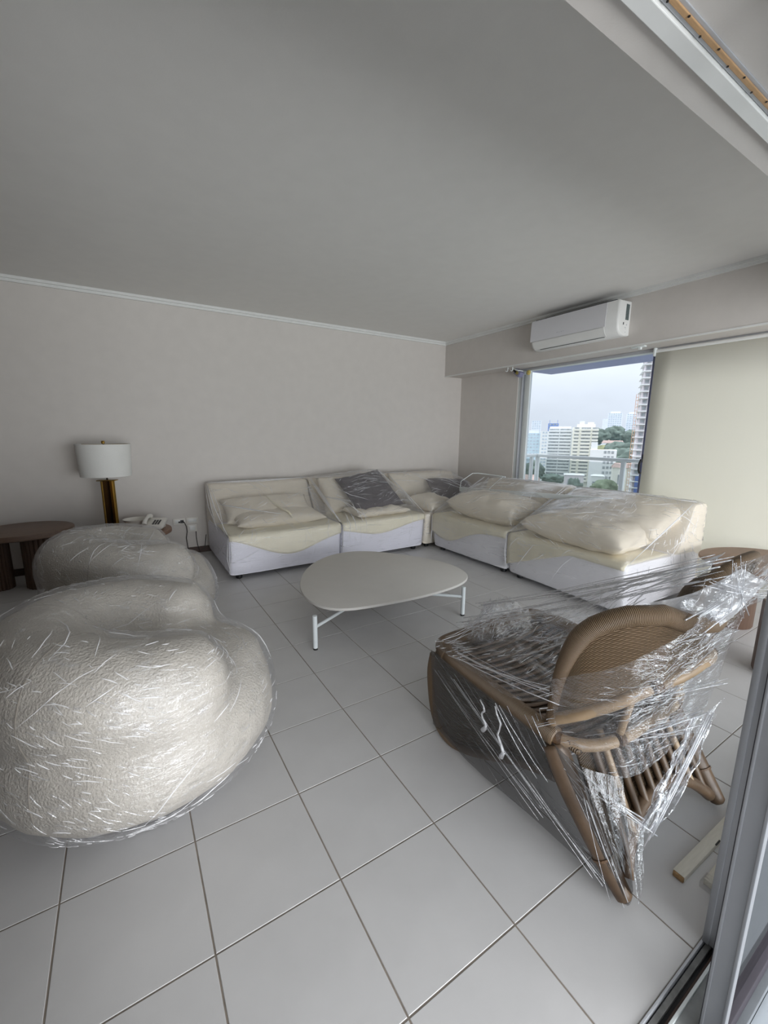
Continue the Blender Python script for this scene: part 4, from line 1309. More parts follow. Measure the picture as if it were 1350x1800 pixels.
# side panels: from the roll down to the ground, rounded toe at the front, arched towards the rear foot
for s_ in (-1, 1):
    top = [(1.452, 0.45), (1.40, 0.45), (1.30, 0.445), (1.20, 0.44), (1.08, 0.435), (0.96, 0.43), (0.86, 0.425), (0.79, 0.42)]
    bot = [(1.47, 0.14), (1.425, 0.045), (1.34, 0.012), (1.25, 0.035), (1.12, 0.105), (0.98, 0.19), (0.86, 0.25), (0.775, 0.28)]
    tp, bt = spline([(1, a, b) for a, b in top], 4), spline([(1, a, b) for a, b in bot], 4)
    m_ = len(tp) - 1
    def pan(u, v):
        i = min(int(round(u * m_)), m_)
        a, b = tp[i], bt[i]
        y, z = b.y + (a.y - b.y) * v, b.z + (a.z - b.z) * v
        y += 0.035 * math.sin(math.pi * v) * max(0, 1 - u * 4)
        x = 1.205 + 0.025 * math.sin(math.pi * v) * 0 + 0.012 * (1 - v)
        return (x if s_ < 0 else 2 * XCH - x, y, z)
    fix_normals(obj('side_panel', MB().grid(pan, m_, 8, (0.75, 0.35), thick=0.014), MT['weaved'], rc, 'all'))
    edge = spline(mirror([(1.205, 1.47, 0.42), (1.208, 1.49, 0.31), (1.212, 1.468, 0.14), (1.215, 1.42, 0.05), (1.217, 1.34, 0.022), (1.217, 1.25, 0.045), (1.215, 1.12, 0.11), (1.213, 0.98, 0.195), (1.213, 0.86, 0.25), (1.215, 0.775, 0.275)], s_))
    obj('panel_edge', MB().tube(edge, 0.019, 12), MT['wound'], rc, 'all')
    obj('brace', MB().tube(mirror([(1.24, 1.42, 0.09), (1.30, 1.15, 0.40)], s_), 0.014, 10), MT['caned'], rc, True)
    leg = spline(mirror([(1.208, 0.79, 0.41), (1.215, 0.72, 0.29), (1.222, 0.64, 0.185), (1.23, 0.565, 0.09), (1.237, 0.505, 0.020)], s_))
    obj('leg', MB().tube(leg, [0.044 - 0.018 * (k / (len(leg) - 1)) ** 1.6 - (0.010 if k == len(leg) - 1 else 0.0) for k in range(len(leg))], 14), MT['caned'], rc, 'all')
    obj('binding', MB().tube([leg[-9], leg[-9].lerp(leg[-8], 0.35)], 0.0385, 14), MT['binding'], rc, True)
# front apron
def front(u, v):
    x = 1.23 + 0.70 * u
    lo = 0.03 + 0.20 * math.sin(math.pi * u) ** 0.8
    z = lo + (0.45 - lo) * v
    return (x, 1.475 + 0.02 * math.sin(math.pi * v), z)
fix_normals(obj('front_apron', MB().grid(front, 20, 8, (0.7, 0.4), thick=-0.014), MT['weaved'], rc, 'all'))
# rear panel leaning out to the pointed feet, with poles over woven cane and an arched lower edge
def rear_pt(u, z):
    y = 0.505 + 0.56 * z
    w0, w1 = 0.343, 0.325
    hw = w0 + (w1 - w0) * z / 0.42
    return Vector((XCH + (2 * u - 1) * hw, y, z))
def arch_z(u):
    return 0.185 * max(0, 1 - abs(2 * u - 1) ** 2.3) ** 0.75
def rear(u, v):
    lo = max(0.02, arch_z(u))
    return rear_pt(u, lo + (0.42 - lo) * v)
fix_normals(obj('rear_panel', MB().grid(rear, 28, 12, (0.66, 0.5), thick=0.010), MT['weaved'], rc, 'all'))
ar = [rear_pt(0.05 + 0.9 * k / 28, arch_z(0.05 + 0.9 * k / 28)) + Vector((0, -0.006, 0.0)) for k in range(29)]
obj('arch_rail', MB().tube(ar, 0.0235, 14), MT['caned'], rc, 'all')
for k in range(10):
    u = 0.10 + 0.80 * k / 9
    lo = arch_z(u) + 0.01
    a, b = rear_pt(u, lo) + Vector((0, -0.018, 0)), rear_pt(0.5 + (u - 0.5) * 0.98, 0.43) + Vector((0, -0.018, 0))
    pl = obj('pole', MB().tube([a, a.lerp(b, 0.5), b], [0.0125, 0.0135, 0.0125], 10), MT['cane'] if k in (1, 8) else MT['caned'], rc, True)
    j_ = a.lerp(b, 0.30 + 0.1 * (k % 3))
    obj('joint', MB().tube([j_, j_ + (b - a).normalized() * 0.008], 0.0148, 10), MT['binding'], pl, True)
# hooped back: woven shell round the rear of the seat, thick wound rim, cane lower rail
plan = spline([(1.205, 0.80, 0), (1.203, 0.755, 0), (1.225, 0.70, 0), (1.29, 0.635, 0), (1.37, 0.585, 0), (1.47, 0.553, 0), (XCH, 0.54, 0), (1.69, 0.553, 0), (1.79, 0.585, 0), (1.87, 0.635, 0), (1.935, 0.70, 0), (1.957, 0.755, 0), (1.955, 0.80, 0)], 5)
NP = len(plan) - 1
def hoop_top(t):
    e_ = min(t, 1 - t) * 2
    return float(np.interp(e_, (0, 0.08, 0.167, 0.25, 0.333, 0.42, 0.5, 0.667, 0.833, 1), (0.56, 0.69, 0.785, 0.85, 0.89, 0.922, 0.94, 0.945, 0.905, 0.885)))
def hoop_low(t):
    e_ = min(t, 1 - t) * 2
    return float(np.interp(e_, (0, 0.333, 0.667, 1), (0.49, 0.575, 0.69, 0.74)))
cxy = Vector((XCH, 0.95, 0))
def hoop_pt(t, z):
    f_ = t * NP
    i = min(int(f_), NP - 1)
    q = plan[i].lerp(plan[i + 1], f_ - i)
    out_ = (q - cxy).normalized()
    e_ = min(t, 1 - t) * 2
    return Vector((q.x, q.y, z)) + out_ * (0.05 * (z - 0.55) * (0.5 + e_))
def shell(u, v):
    lo, hi = hoop_low(u), hoop_top(u)
    return hoop_pt(u, lo + (max(hi, lo + 0.01) - lo) * v)
fix_normals(obj('back_shell', MB().grid(shell, NP, 12, (1.25, 0.36), thick=0.012), MT['weave'], rc, 'all'))
rim = [hoop_pt(k / NP, hoop_top(k / NP)) for k in range(NP + 1)]
rim = [Vector((1.205, 0.81, 0.45))] + rim + [Vector((1.955, 0.81, 0.45))]
obj('back_rim', MB().tube(rim, [0.018 + 0.014 * min(1, min(k, len(rim) - 1 - k) / 8) for k in range(len(rim))], 16), MT['wound'], rc, 'all')
low = [hoop_pt(k / NP, hoop_low(k / NP)) for k in range(NP + 1)]
for a_, b_ in ((0, 21), (21, 41), (41, NP + 1)):
    obj('lower_rail', MB().tube(low[a_:b_], 0.021, 12), MT['cane'], rc, True)
for q in (21, 40):
    d_ = (low[q + 1] - low[q - 1]).normalized()
    obj('binding', MB().tube([low[q] - d_ * 0.014, low[q] + d_ * 0.014], 0.025, 12), MT['binding'], rc, True)
for t_ in (0.34, 0.66):
    a = hoop_pt(t_, hoop_top(t_) - 0.02) * 1
    inw = (cxy - Vector((a.x, a.y, 0))).normalized() * 0.02
    b = min(rail, key=lambda r_: (Vector((r_.x, r_.y, 0)) - Vector((a.x, a.y, 0))).length)
    obj('back_post', MB().tube([a + Vector((inw.x, inw.y, 0)), b + Vector((inw.x * .3, inw.y * .3, 0))], 0.013, 10), MT['cane'], rc, True)
# high headrest rising behind the hoop
def head(u, v):
    x = XCH + 0.10 + (u - 0.5) * 0.44 * (1 - 0.2 * v ** 2)
    top = 1.10 - 0.07 * abs(2 * u - 1) ** 2.5
    z = 0.80 + (top - 0.80) * v
    return (x, 0.54 - 0.20 * (z - 0.80) + 0.03 * (2 * u - 1) ** 2, z)
fix_normals(obj('headrest', MB().grid(head, 20, 10, (0.55, 0.32), thick=0.014), MT['weaved'], rc, 'all'))
hr = [Vector(head(0, k / 6)) for k in range(7)] + [Vector(head(k / 20, 1)) for k in range(1, 20)] + [Vector(head(1, 1 - k / 6)) for k in range(7)]
obj('headrest_rim', MB().tube(hr, 0.018, 12), MT['wound'], rc, 'all')

# --- stretch film round the chair
def sheet(name, A, B, m, nu=30, nv=20, sag=0.0, rip=0.006, pleat=14, label=None, seed=0, fold=0.0):
    """film stretched between two polylines A and B; pleats run from A to B"""
    A, B = spline(A, 8), spline(B, 8)
    def at(P, t):
        f_ = t * (len(P) - 1)
        i = min(int(f_), len(P) - 2)
        return P[i].lerp(P[i + 1], f_ - i)
    na = (at(A, 0.5) - at(B, 0.5)).cross(at(A, 0.9) - at(A, 0.1)).normalized()
    def fn(u, v):
        p_ = at(A, u).lerp(at(B, u), v)
        p_.z -= sag * math.sin(math.pi * v)
        k = math.sin(math.pi * v) ** 0.5 if 0 < v < 1 else 0.0
        w = noise.noise(Vector((u * pleat, v * 1.5, seed))) + 0.6 * noise.noise(Vector((u * pleat * 2.3, v * 3, seed + 5))) + fold * noise.noise(Vector((u * 6, v * 7, seed + 9)))
        return p_ + na * rip * w * (0.35 + k)
    o = obj(name, MB().grid(fn, nu, nv), m, rc, 'all')
    o['label'] = label or 'clear stretch film'
    return o
FLM, FLD = MT['filmr'], MT['filmd']
f_side = sheet('film_sheet', [(1.165, 1.44, 0.47), (1.155, 1.2, 0.46), (1.155, 1.0, 0.45), (1.165, 0.80, 0.43)], [(1.19, 1.44, 0.06), (1.19, 1.15, 0.035), (1.20, 0.80, 0.05), (1.215, 0.50, 0.03)], FLD, 60, 30, rip=0.007, label='taut film over the side of the chair', seed=1)
f_leg = sheet('film_sheet', [(1.175, 0.80, 0.44), (1.20, 0.68, 0.40), (1.32, 0.60, 0.36)], [(1.212, 0.52, 0.03), (1.225, 0.49, 0.028), (1.262, 0.50, 0.05)], FLD, 26, 30, rip=0.006, label='taut film pulled down to the near foot', seed=2)
f_top = sheet('film_sheet', [(1.17, 1.45, 0.50), (1.165, 1.2, 0.50), (1.17, 0.95, 0.50), (1.20, 0.82, 0.56)], [(2.0, 1.45, 0.52), (1.98, 1.2, 0.56), (1.96, 0.95, 0.66), (1.95, 0.78, 0.80)], FLM, 40, 50, sag=0.03, rip=0.014, pleat=8, fold=1.2, label='crumpled film over the seat', seed=3)
f_str = sheet('film_sheet', [(1.30, 1.46, 0.54), (1.26, 1.2, 0.56), (1.24, 1.0, 0.62), (1.22, 0.80, 0.80)], [(1.55, 0.50, 1.13), (1.46, 0.50, 1.10), (1.42, 0.50, 1.02), (1.40, 0.52, 0.95)], FLM, 36, 50, rip=0.007, pleat=12, label='film drawn from the front edge up to the headrest', seed=4)
f_back = sheet('film_sheet', [(1.17, 0.80, 0.66), (1.24, 0.60, 0.80), (1.42, 0.50, 0.92), (1.72, 0.46, 0.98)], [(1.19, 0.76, 0.40), (1.30, 0.60, 0.37), (1.50, 0.57, 0.37), (1.78, 0.56, 0.46)], FLM, 50, 34, rip=0.010, pleat=10, label='film wound round the back', seed=5, fold=0.5)
f_head = sheet('film_sheet', [(1.36, 0.50, 0.90), (1.42, 0.47, 1.02), (1.50, 0.445, 1.12)], [(2.02, 0.52, 0.86), (2.02, 0.47, 1.0), (1.96, 0.445, 1.11)], FLM, 24, 40, rip=0.008, pleat=8, label='film stretched across the headrest', seed=6)
f_corner = sheet('film_sheet', [(1.30, 0.62, 0.97), (1.40, 0.52, 1.02), (1.50, 0.44, 1.105)], [(1.52, 0.50, 0.86), (1.60, 0.46, 0.94), (1.66, 0.42, 1.04)], MT['filmh'], 24, 24, rip=0.010, pleat=7, fold=0.8, label='milky folded film at the corner of the headrest', seed=12)
f_tail = sheet('film_sheet', [(1.62, 0.545, 0.50), (1.70, 0.53, 0.50), (1.80, 0.51, 0.54)], [(1.34, 0.545, 0.20), (1.36, 0.525, 0.19), (1.40, 0.51, 0.20)], FLM, 24, 30, rip=0.016, pleat=7, fold=1.0, label='twisted hanging tail of film', seed=7)
f_foot = sheet('film_sheet', [(1.30, 0.57, 0.24), (1.34, 0.555, 0.22), (1.37, 0.54, 0.20)], [(1.235, 0.47, 0.05), (1.26, 0.475, 0.06), (1.29, 0.485, 0.07)], FLM, 12, 20, rip=0.004, pleat=5, label='film edge hanging to the near foot', seed=8)
# wrinkled lump of loose film on the far side
def lump(u, v):
    a = 2 * math.pi * u
    r_ = (0.05 + 0.13 * v) * (1 + 0.4 * noise.noise(Vector((math.cos(a) * 2, math.sin(a) * 2, 3))))
    return (1.62 + 1.3 * r_ * math.cos(a), 1.43 + 0.6 * r_ * math.sin(a), 0.62 - 0.14 * v + 0.05 * noise.noise(Vector((math.cos(a) * 4, math.sin(a) * 4, v * 5))))
f_lump = obj('film_bunch', MB().grid(lump, 60, 10), MT['filmr'], rc, 'all')
f_lump['label'] = 'crumpled loose film'
# drawn-out strands of film
def strands(pairs, r_, seed, wob=0.01):
    rr = random.Random(seed)
    mb = MB()
    for a, b, n_ in pairs:
        a, b = Vector(a), Vector(b)
        for k in range(n_):
            j = Vector((rr.gauss(0, 1), rr.gauss(0, 1), rr.gauss(0, 1))) * wob
            j2 = Vector((rr.gauss(0, 1), rr.gauss(0, 1), rr.gauss(0, 1))) * wob
            p_, q_ = a + j, b + j2
            mid = p_.lerp(q_, 0.5) - Vector((0, 0, 0.006 + rr.random() * 0.01))
            mb.tube([p_, p_.lerp(mid, 0.5) - Vector((0, 0, 0.003)), mid, q_.lerp(mid, 0.5) - Vector((0, 0, 0.003)), q_], r_ * rr.uniform(0.5, 1.5), 5)
    o = obj('film_strand', mb, MT['strand'], rc, 'all')
    o['kind'] = 'stuff'
    o['label'] = 'thin stretched strands of film'
    return o
strands([((1.50, 1.46, 0.60), (1.55, 0.50, 1.115), 6), ((1.36, 1.46, 0.54), (1.50, 0.50, 1.09), 6), ((1.2, 1.42, 0.50), (1.62, 1.45, 0.55), 5)], 0.0016, 1, 0.02)
strands([((1.17, 0.86, 0.50), (1.19, 0.72, 0.30), 4), ((1.15, 0.98, 0.49), (1.175, 0.80, 0.27), 3)], 0.0012, 2, 0.012)
strands([((1.205, 0.66, 0.33), (1.225, 0.505, 0.045), 7), ((1.15, 1.25, 0.42), (1.20, 0.56, 0.06), 5), ((1.16, 1.40, 0.40), (1.18, 0.80, 0.12), 4)], 0.0014, 3, 0.014)
strands([((1.16, 0.82, 0.62), (1.75, 0.50, 0.80), 6), ((1.15, 0.80, 0.50), (1.70, 0.53, 0.62), 6), ((1.20, 0.76, 0.40), (1.66, 0.55, 0.44), 5), ((1.16, 1.30, 0.50), (1.20, 0.78, 0.62), 5)], 0.0013, 4, 0.025)
strands([((1.70, 0.52, 0.50), (1.37, 0.52, 0.185), 8), ((1.20, 0.77, 0.36), (1.37, 0.525, 0.19), 6), ((1.20, 0.77, 0.38), (1.70, 0.53, 0.5), 4)], 0.0022, 5, 0.014)
strands([((1.42, 0.47, 1.06), (2.0, 0.46, 0.92), 6), ((1.40, 0.49, 0.95), (2.0, 0.47, 1.05), 5), ((1.5, 0.45, 1.12), (1.62, 0.47, 0.92), 6)], 0.0015, 6, 0.014)
# hanging knotted ends
for a, b, sd_ in (((1.145, 1.0, 0.44), (1.15, 0.965, 0.24), 1), ((1.145, 1.08, 0.42), (1.15, 1.06, 0.29), 2)):
    a, b = Vector(a), Vector(b)
    pts = [a.lerp(b, k / 7) + Vector((0, 0.012 * math.sin(k * 1.7 + sd_), 0)) for k in range(8)]
    o = obj('film_tail', MB().tube(pts, [0.004, 0.0035, 0.005, 0.0035, 0.0045, 0.006, 0.008, 0.010], 7), MT['strand'], rc, 'all')
    o['label'] = 'knotted end of film hanging down'
for f_, n_, L_, w_, fl_, sd_ in ((f_side, 60, 0.16, 0.0018, (0.05, -0.75, -0.6), 11), (f_leg, 34, 0.14, 0.0018, (0.05, -0.6, -0.8), 12), (f_top, 300, 0.055, 0.0035, (1, -0.2, 0.2), 13), (f_str, 170, 0.12, 0.0028, (0.3, -0.8, 0.5), 14), (f_back, 150, 0.09, 0.003, (1, -0.5, 0.15), 15), (f_head, 90, 0.09, 0.003, (1, 0, 0.1), 16), (f_tail, 160, 0.05, 0.003, (-0.7, -0.1, -0.7), 17), (f_lump, 200, 0.04, 0.004, (0.6, 0.6, 0.4), 18)):
    creases(f_, MT['strand'], n_, L_, w_, lambda c, n, q=fl_: q, sd_, -0.12, 5.0, 0.0025, bend=1.1)

# ------------------------------------------------------------------ pale laths on the floor
la = thing('wooden_lath', 'pale wooden lath with chipped end lying on floor by the door', 'lath', (1.7, 0.45, 0))
yaw = math.radians(-1)
obj('lath', MB().box(1.475, 2.35, 0.432, 0.468, 0.0, 0.022, 0.002, Matrix.Rotation(yaw, 3, 'Z')), MT['lath'], la, True)
obj('chipped_end', MB().box(1.468, 1.478, 0.440, 0.474, 0.001, 0.021, 0.004, Matrix.Rotation(yaw, 3, 'Z')), MT['chip'], la, True)
obj('ink_mark', MB().box(1.70, 1.735, 0.4325, 0.438, 0.0218, 0.0226), MT['dark'], la)
lb = thing('wooden_lath', 'second pale lath, nearer the sliding door frame', 'lath', (1.8, 0.395, 0))
obj('lath', MB().box(1.53, 2.30, 0.372, 0.406, 0.0, 0.022, 0.002), MT['lath'], lb, True)
obj('plastic_sleeve', MB().box(1.505, 1.56, 0.368, 0.410, 0.0, 0.026, 0.004), MT['filmr'], lb, True)

# ------------------------------------------------------------------ the town beyond the balcony
GZ = -42.0
def polar(az, dist, z=0.0):
    a = math.radians(az)
    return Vector((dist * math.cos(a), dist * math.sin(a), z))
BM = dict(
    white=mat('white_render', (238, 240, 240), 0.8, var=0.03, nscale=0.3),
    cream=mat('cream_render', (242, 240, 230), 0.8, var=0.03, nscale=0.3),
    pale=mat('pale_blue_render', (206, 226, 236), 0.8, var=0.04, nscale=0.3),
    haze=mat('painted_haze_render', (240, 242, 246), 0.9, var=0.05, nscale=0.2),  # render paled, distance haze painted into the colour
    glassy=mat('dark_window_band', (168, 174, 178), 0.4, var=0.3, nscale=0.6),
    glassy2=mat('pale_window_band', (196, 208, 220), 0.4, var=0.2, nscale=0.4),  # window tone paled to paint in distance haze
    roof=mat('terracotta_roof', (182, 160, 152), 0.8, var=0.2, nscale=0.5),
    brick=mat('brown_brick', (130, 92, 80), 0.8, var=0.2, nscale=0.6),
    conc=mat('raw_concrete', (222, 216, 220), 0.9, var=0.08, nscale=0.3),
    mast=mat('orange_mast_paint', (222, 170, 140), 0.6, var=0.08, nscale=0.5),
    net=mat('blue_safety_net', (96, 116, 170), 0.9, var=0.15, nscale=0.4),
    blue=mat('blue_rooftop_sheet', (120, 150, 214), 0.7, var=0.1, nscale=0.4),
    green=mat('muted_green_leaves', (126, 138, 116), 0.9, spec=0.2, var=0.35, nscale=0.25),  # this and the next leaf greens greyed to paint in distance haze
    green2=mat('dark_green_leaves', (112, 126, 118), 0.9, spec=0.2, var=0.35, nscale=0.2),
    green3=mat('olive_leaves', (146, 150, 116), 0.9, spec=0.2, var=0.3, nscale=0.25),
    bark=mat('grey_bark', (92, 82, 74), 0.9, var=0.2, nscale=1),
    ground=mat('muted_ground', (140, 144, 134), 0.95, var=0.3, nscale=0.02),
    hill=mat('painted_haze_hill', (140, 152, 158), 0.95, var=0.22, nscale=0.03),  # blue-grey over the woods is distance haze put into the colour
)
class BF:
    """local frame of a building: x along its facade, y away from the viewer"""
    def __init__(s, az, dist, turn=0.0):
        s.c = polar(az, dist)
        a = math.radians(az - 90 + turn)
        s.x = Vector((math.cos(a), math.sin(a), 0))
        s.y = Vector((-math.sin(a), math.cos(a), 0))
    def box(s, mb, x0, x1, y0, y1, z0, z1):
        P = [s.c + s.x * x + s.y * y + Vector((0, 0, z)) for x, y, z in ((x0, y0, z0), (x1, y0, z0), (x1, y1, z0), (x0, y1, z0), (x0, y0, z1), (x1, y0, z1), (x1, y1, z1), (x0, y1, z1))]
        return mb.add(P, [(3, 2, 1, 0), (4, 5, 6, 7), (0, 1, 5, 4), (1, 2, 6, 5), (2, 3, 7, 6), (3, 0, 4, 7)])
def building(label, az, dist, w, dp, ztop, wallm, fh=3.0, turn=0.0, z0=GZ, bands=None, slab=True, cols=0, winm='glassy', slabm=None, name='apartment_building', parts=None, slab_out=0.9):
    F_ = BF(az, dist, turn)
    b = thing(name, label, 'building', (F_.c.x, F_.c.y, z0))
    obj('wall', F_.box(MB(), -w / 2, w / 2, 0, dp, z0, ztop), BM[wallm], b)
    wm, sm_ = MB(), MB()
    z = ztop - fh
    while z > z0:
        for x0, x1 in (bands or [(-0.46, 0.46)]):
            if cols:
                n_ = cols
                for k in range(n_):
                    xa = (x0 + (x1 - x0) * (k + 0.15) / n_) * w
                    xb = (x0 + (x1 - x0) * (k + 0.85) / n_) * w
                    F_.box(wm, xa, xb, -0.12, 0.02, z + fh * 0.3, z + fh * 0.82)
            else:
                F_.box(wm, x0 * w, x1 * w, -0.12, 0.02, z + fh * 0.42, z + fh * 0.92)
            if slab:
                F_.box(sm_, x0 * w - 0.2, x1 * w + 0.2, -slab_out, 0.01, z - 0.12, z + fh * 0.46)
        z -= fh
    o = obj('window_band', wm, BM[winm], b)
    o['kind'] = 'stuff'
    if slab:
        o = obj('balcony_slab', sm_, BM[slabm or wallm], b)
        o['kind'] = 'stuff'
    for pn, pm, (x0, x1, y0, y1, za, zb) in (parts or []):
        obj(pn, F_.box(MB(), x0, x1, y0, y1, za, zb), BM[pm], b)
    return b, F_
building('long white apartment block with horizontal balcony bands', 35.75, 440, 20.5, 12, 6.6, 'white', bands=[(-0.48, -0.04), (0.0, 0.48)], parts=[('roof_parapet', 'white', (-9.5, 9.5, 3, 10, 6.6, 8.6))])
building('cream apartment tower with stepped balconies beside the long white block', 32.9, 430, 21, 12, 7.8, 'cream', fh=3.1, turn=4, bands=[(-0.44, -0.26), (-0.16, 0.20), (0.27, 0.5)], slab_out=1.6, parts=[('penthouse', 'cream', (-7, 8, 3, 10, 7.8, 10.6)), ('roof_tank', 'white', (-5, -1, 5, 9, 10.6, 13.4)), ('roof_tank', 'cream', (2, 7, 5, 9, 10.6, 12.4))])
building('pale blue slab block left of the long white block', 38.9, 425, 12.5, 12, 2.2, 'pale', fh=3.0, slab=False, cols=4, winm='glassy2', parts=[('roof_room', 'white', (-4, 5, 2, 9, 2.2, 5.0))])
building('narrow white side block next to the pale blue slab block', 37.55, 418, 6.8, 12, 4.0, 'white', fh=3.0, slab=False, cols=2, bands=[(-0.3, 0.4)], winm='glassy2')
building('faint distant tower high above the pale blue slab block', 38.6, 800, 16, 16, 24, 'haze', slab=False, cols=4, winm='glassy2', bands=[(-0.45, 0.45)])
b_, F_ = building('blue sheeted rooftop works behind the long white block', 36.6, 520, 11, 8, 13.2, 'blue', z0=GZ, slab=False, cols=3, parts=[('mast', 'blue', (-4.2, -3.8, 1, 1.4, 13.2, 17)), ('mast', 'blue', (4.0, 4.4, 1, 1.4, 13.2, 17))], name='rooftop_works')
building('low white building with square stair tower below the cream block', 30.75, 300, 15, 10, -8.2, 'white', fh=3.2, slab=False, cols=3, bands=[(0.0, 0.42)], parts=[('stair_tower', 'white', (-7.2, -3.6, 2, 6, -8.2, -3.6))], name='low_building')
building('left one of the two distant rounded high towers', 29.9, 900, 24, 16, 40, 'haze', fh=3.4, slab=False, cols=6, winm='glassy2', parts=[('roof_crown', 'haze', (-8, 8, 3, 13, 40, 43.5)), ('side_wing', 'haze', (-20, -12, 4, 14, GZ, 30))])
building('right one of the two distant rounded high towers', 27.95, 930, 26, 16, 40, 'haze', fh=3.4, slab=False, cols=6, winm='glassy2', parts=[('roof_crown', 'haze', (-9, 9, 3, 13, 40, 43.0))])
# tower under construction with its hoist mast
F_ = BF(26.0, 235, 6)
tw = thing('construction_tower', 'unfinished concrete tower with orange hoist mast at window edge', 'building', (F_.c.x, F_.c.y, GZ))
for k in range(28):
    z = GZ + k * 3.0
    obj('floor_slab', F_.box(MB(), -6.9, 12, -0.6, 14, z, z + 0.42), BM['white'], tw)
obj('core', F_.box(MB(), -5.9, 12, 1.2, 13, GZ, GZ + 82), BM['conc'], tw)
cm = MB()
for k in range(28):
    for x in (-6.2, -3.4, -0.6, 2.2, 5.0):
        F_.box(cm, x, x + 0.5, -0.2, 0.4, GZ + k * 3.0 + 0.42, GZ + k * 3.0 + 3.0)
o = obj('column', cm, BM['conc'], tw); o['kind'] = 'stuff'
wm = MB()
for k in range(8, 26):
    for x in (-5.2, -2.4, 0.4, 3.2):
        F_.box(wm, x, x + 1.5, 1.05, 1.22, GZ + k * 3.0 + 1.0, GZ + k * 3.0 + 2.5)
o = obj('window_opening', wm, BM['glassy'], tw); o['kind'] = 'stuff'
for k in range(3, 8):
    obj('safety_net', F_.box(MB(), -4.8, 12, -0.75, -0.65, GZ + k * 3.0 + 0.5, GZ + k * 3.0 + 2.9), BM['net'], tw)
obj('net_cap', F_.box(MB(), -7.6, 12, -1.2, 14, GZ + 82, GZ + 92), BM['conc'], tw)
mm_ = MB()
for x in (-8.3, -7.4):
    F_.box(mm_, x, x + 0.18, -1.4, -1.2, GZ, GZ + 62)
for k in range(40):
    F_.box(mm_, -8.3, -7.2, -1.4, -1.25, GZ + k * 1.55, GZ + k * 1.55 + 0.16)
obj('hoist_mast', mm_, BM['mast'], tw)
# lower houses among the trees
def house(label, az, dist, w, dp, z0, z1, rise, wm_='cream', rm_='roof', turn=0.0, name='house'):
    F_ = BF(az, dist, turn)
    h = thing(name, label, 'house', (F_.c.x, F_.c.y, z0))
    obj('wall', F_.box(MB(), -w / 2, w / 2, 0, dp, z0, z1), BM[wm_], h)
    P = lambda x, y, z: F_.c + F_.x * x + F_.y * y + Vector((0, 0, z))
    r_ = MB().add([P(-w / 2 - 0.5, -0.5, z1), P(w / 2 + 0.5, -0.5, z1), P(w / 2 + 0.5, dp + 0.5, z1), P(-w / 2 - 0.5, dp + 0.5, z1), P(-w / 2 + 1, dp / 2, z1 + rise), P(w / 2 - 1, dp / 2, z1 + rise)], [(0, 1, 5, 4), (2, 3, 4, 5), (1, 2, 5), (3, 0, 4), (3, 2, 1, 0)])
    obj('roof', r_, BM[rm_], h)
    for k in range(2):
        x = -w / 4 + k * w / 2
        obj('window', F_.box(MB(), x - 0.9, x + 0.9, -0.15, 0.02, z0 + (z1 - z0) * 0.4, z0 + (z1 - z0) * 0.75), BM['glassy'], h)
house('brown brick house at the left end of the railing view', 39.6, 190, 13, 9, -32, -19.5, 2.5, 'brick', 'roof', 5)
house('red roofed house behind the brown brick house', 39.3, 255, 12, 9, -34, -25.0, 3, 'brick', 'roof', -8)
house('flat grey roofed pavilion in front of the cream block', 33.7, 285, 11, 8, -34, -23.5, 0.6, 'conc', 'haze', 3, 'pavilion')
house('small white roofed shed beside the grey pavilion', 31.1, 262, 6, 6, -34, -21.5, 0.8, 'white', 'white', 0, 'shed')
house('long red roofed house right of the railing post', 28.0, 280, 15, 10, -34, -17.5, 2.5, 'cream', 'roof', 6)
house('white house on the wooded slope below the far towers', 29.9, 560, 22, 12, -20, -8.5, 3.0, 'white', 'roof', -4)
house('pale house half way up the wooded slope', 30.3, 720, 18, 12, -18, -8.0, 3.0, 'haze', 'roof', 6)
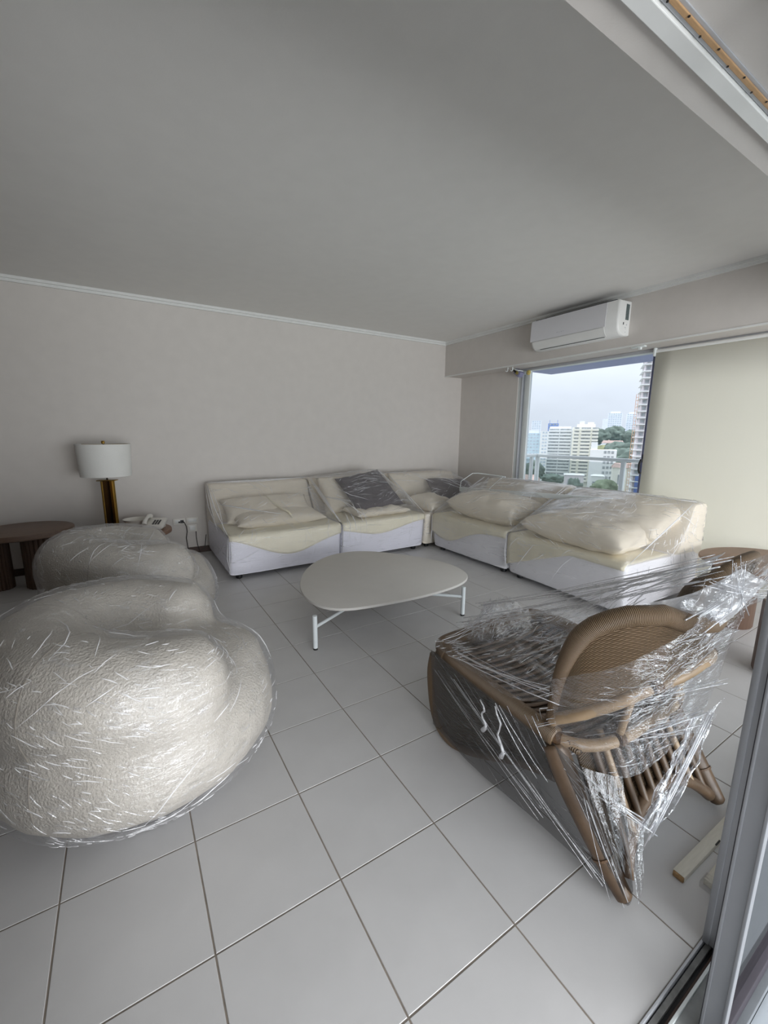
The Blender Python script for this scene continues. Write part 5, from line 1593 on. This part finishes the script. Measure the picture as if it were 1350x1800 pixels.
# trees
def tree(label, az, dist, h, w, z0, m, seed):
    c = polar(az, dist)
    t = thing('leafy_tree', label, 'tree', (c.x, c.y, z0), 'trees below the balcony')
    obj('trunk', MB().tube([(c.x, c.y, z0), (c.x + 0.3, c.y, z0 + h * 0.5)], [h * 0.035, h * 0.02], 7), BM['bark'], t, True)
    bm = bmesh.new()
    bmesh.ops.create_icosphere(bm, subdivisions=4, radius=1)
    for v in bm.verts:
        n_ = v.co.copy()
        k = 1 + 0.28 * noise.noise(n_ * 2.0 + Vector((seed, 0, 0))) + 0.20 * noise.noise(n_ * 5 + Vector((seed, 3, 0))) + 0.12 * noise.noise(n_ * 12)
        v.co = Vector((n_.x * w / 2 * k, n_.y * w / 2 * k, h * 0.62 + n_.z * h * 0.40 * k))
    me = bpy.data.meshes.new('crown')
    bm.to_mesh(me)
    bm.free()
    o = link_mesh('crown', me, BM[m], t, 'all')
    o.location = (0, 0, 0)
    ORG[o.name] = (c.x, c.y, z0)
    return t
TS = [
    ('dark tree standing before the pale blue slab block', 38.7, 300, 17, 14, -34, 'green2'),
    ('tree right behind the brown brick house', 38.7, 215, 12, 15, -35, 'green'),
    ('dark tree under the foot of the long white block', 36.2, 335, 10, 16, -38, 'green2'),
    ('tall dark conifer-like tree before the cream block', 33.6, 220, 15, 7, -35, 'green2'),
    ('wide green tree low behind the sofa back, left of centre', 35.4, 170, 11, 14, -36.5, 'green'),
    ('olive green tree low in the middle of the railing view', 32.3, 200, 13, 14, -36, 'green3'),
    ('dark green tree by the middle railing post', 30.3, 245, 14, 13, -36, 'green'),
    ('green tree in front of the long red roofed house', 29.0, 205, 12, 9, -38, 'green'),
    ('dense dark tree beside the construction tower', 27.6, 340, 24, 30, -32, 'green2'),
    ('broad dark tree on the slope below the far towers', 28.9, 430, 24, 30, -30, 'green2'),
    ('olive tree group on the slope behind the low white building', 30.4, 470, 16, 36, -26, 'green3'),
    ('dark tree line crown beside the cream tower', 31.5, 610, 24, 28, -16, 'green2'),
    ('flat topped pine in front of the left far tower', 29.8, 680, 24, 28, -12, 'green2'),
    ('round pine in front of the right far tower', 28.1, 590, 22, 22, -16, 'green2'),
    ('pale tree at the edge of the balcony post', 34.4, 240, 8, 15, -38, 'green3'),
]
for k, q in enumerate(TS):
    tree(*q, k * 1.7)
# ground and hill
g_ = MB().box(60, 1600, -300, 1500, GZ - 1.5, GZ)
struct('ground', g_, BM['ground'])
def hill(u, v):
    az = 22 + 24 * u
    d = 480 + 900 * v
    h = GZ + 52 * math.sin(min(1, v * 1.6) * math.pi / 2) * (0.75 + 0.25 * noise.noise(Vector((u * 4, v * 2, 1)))) + (12 * math.exp(-((az - 30.6) / 1.6) ** 2) * v)
    p_ = polar(az, d, h + 2.5 * noise.noise(Vector((u * 60, v * 30, 2))))
    return p_
struct('hill', MB().grid(hill, 120, 40), BM['hill'], None, 'all')
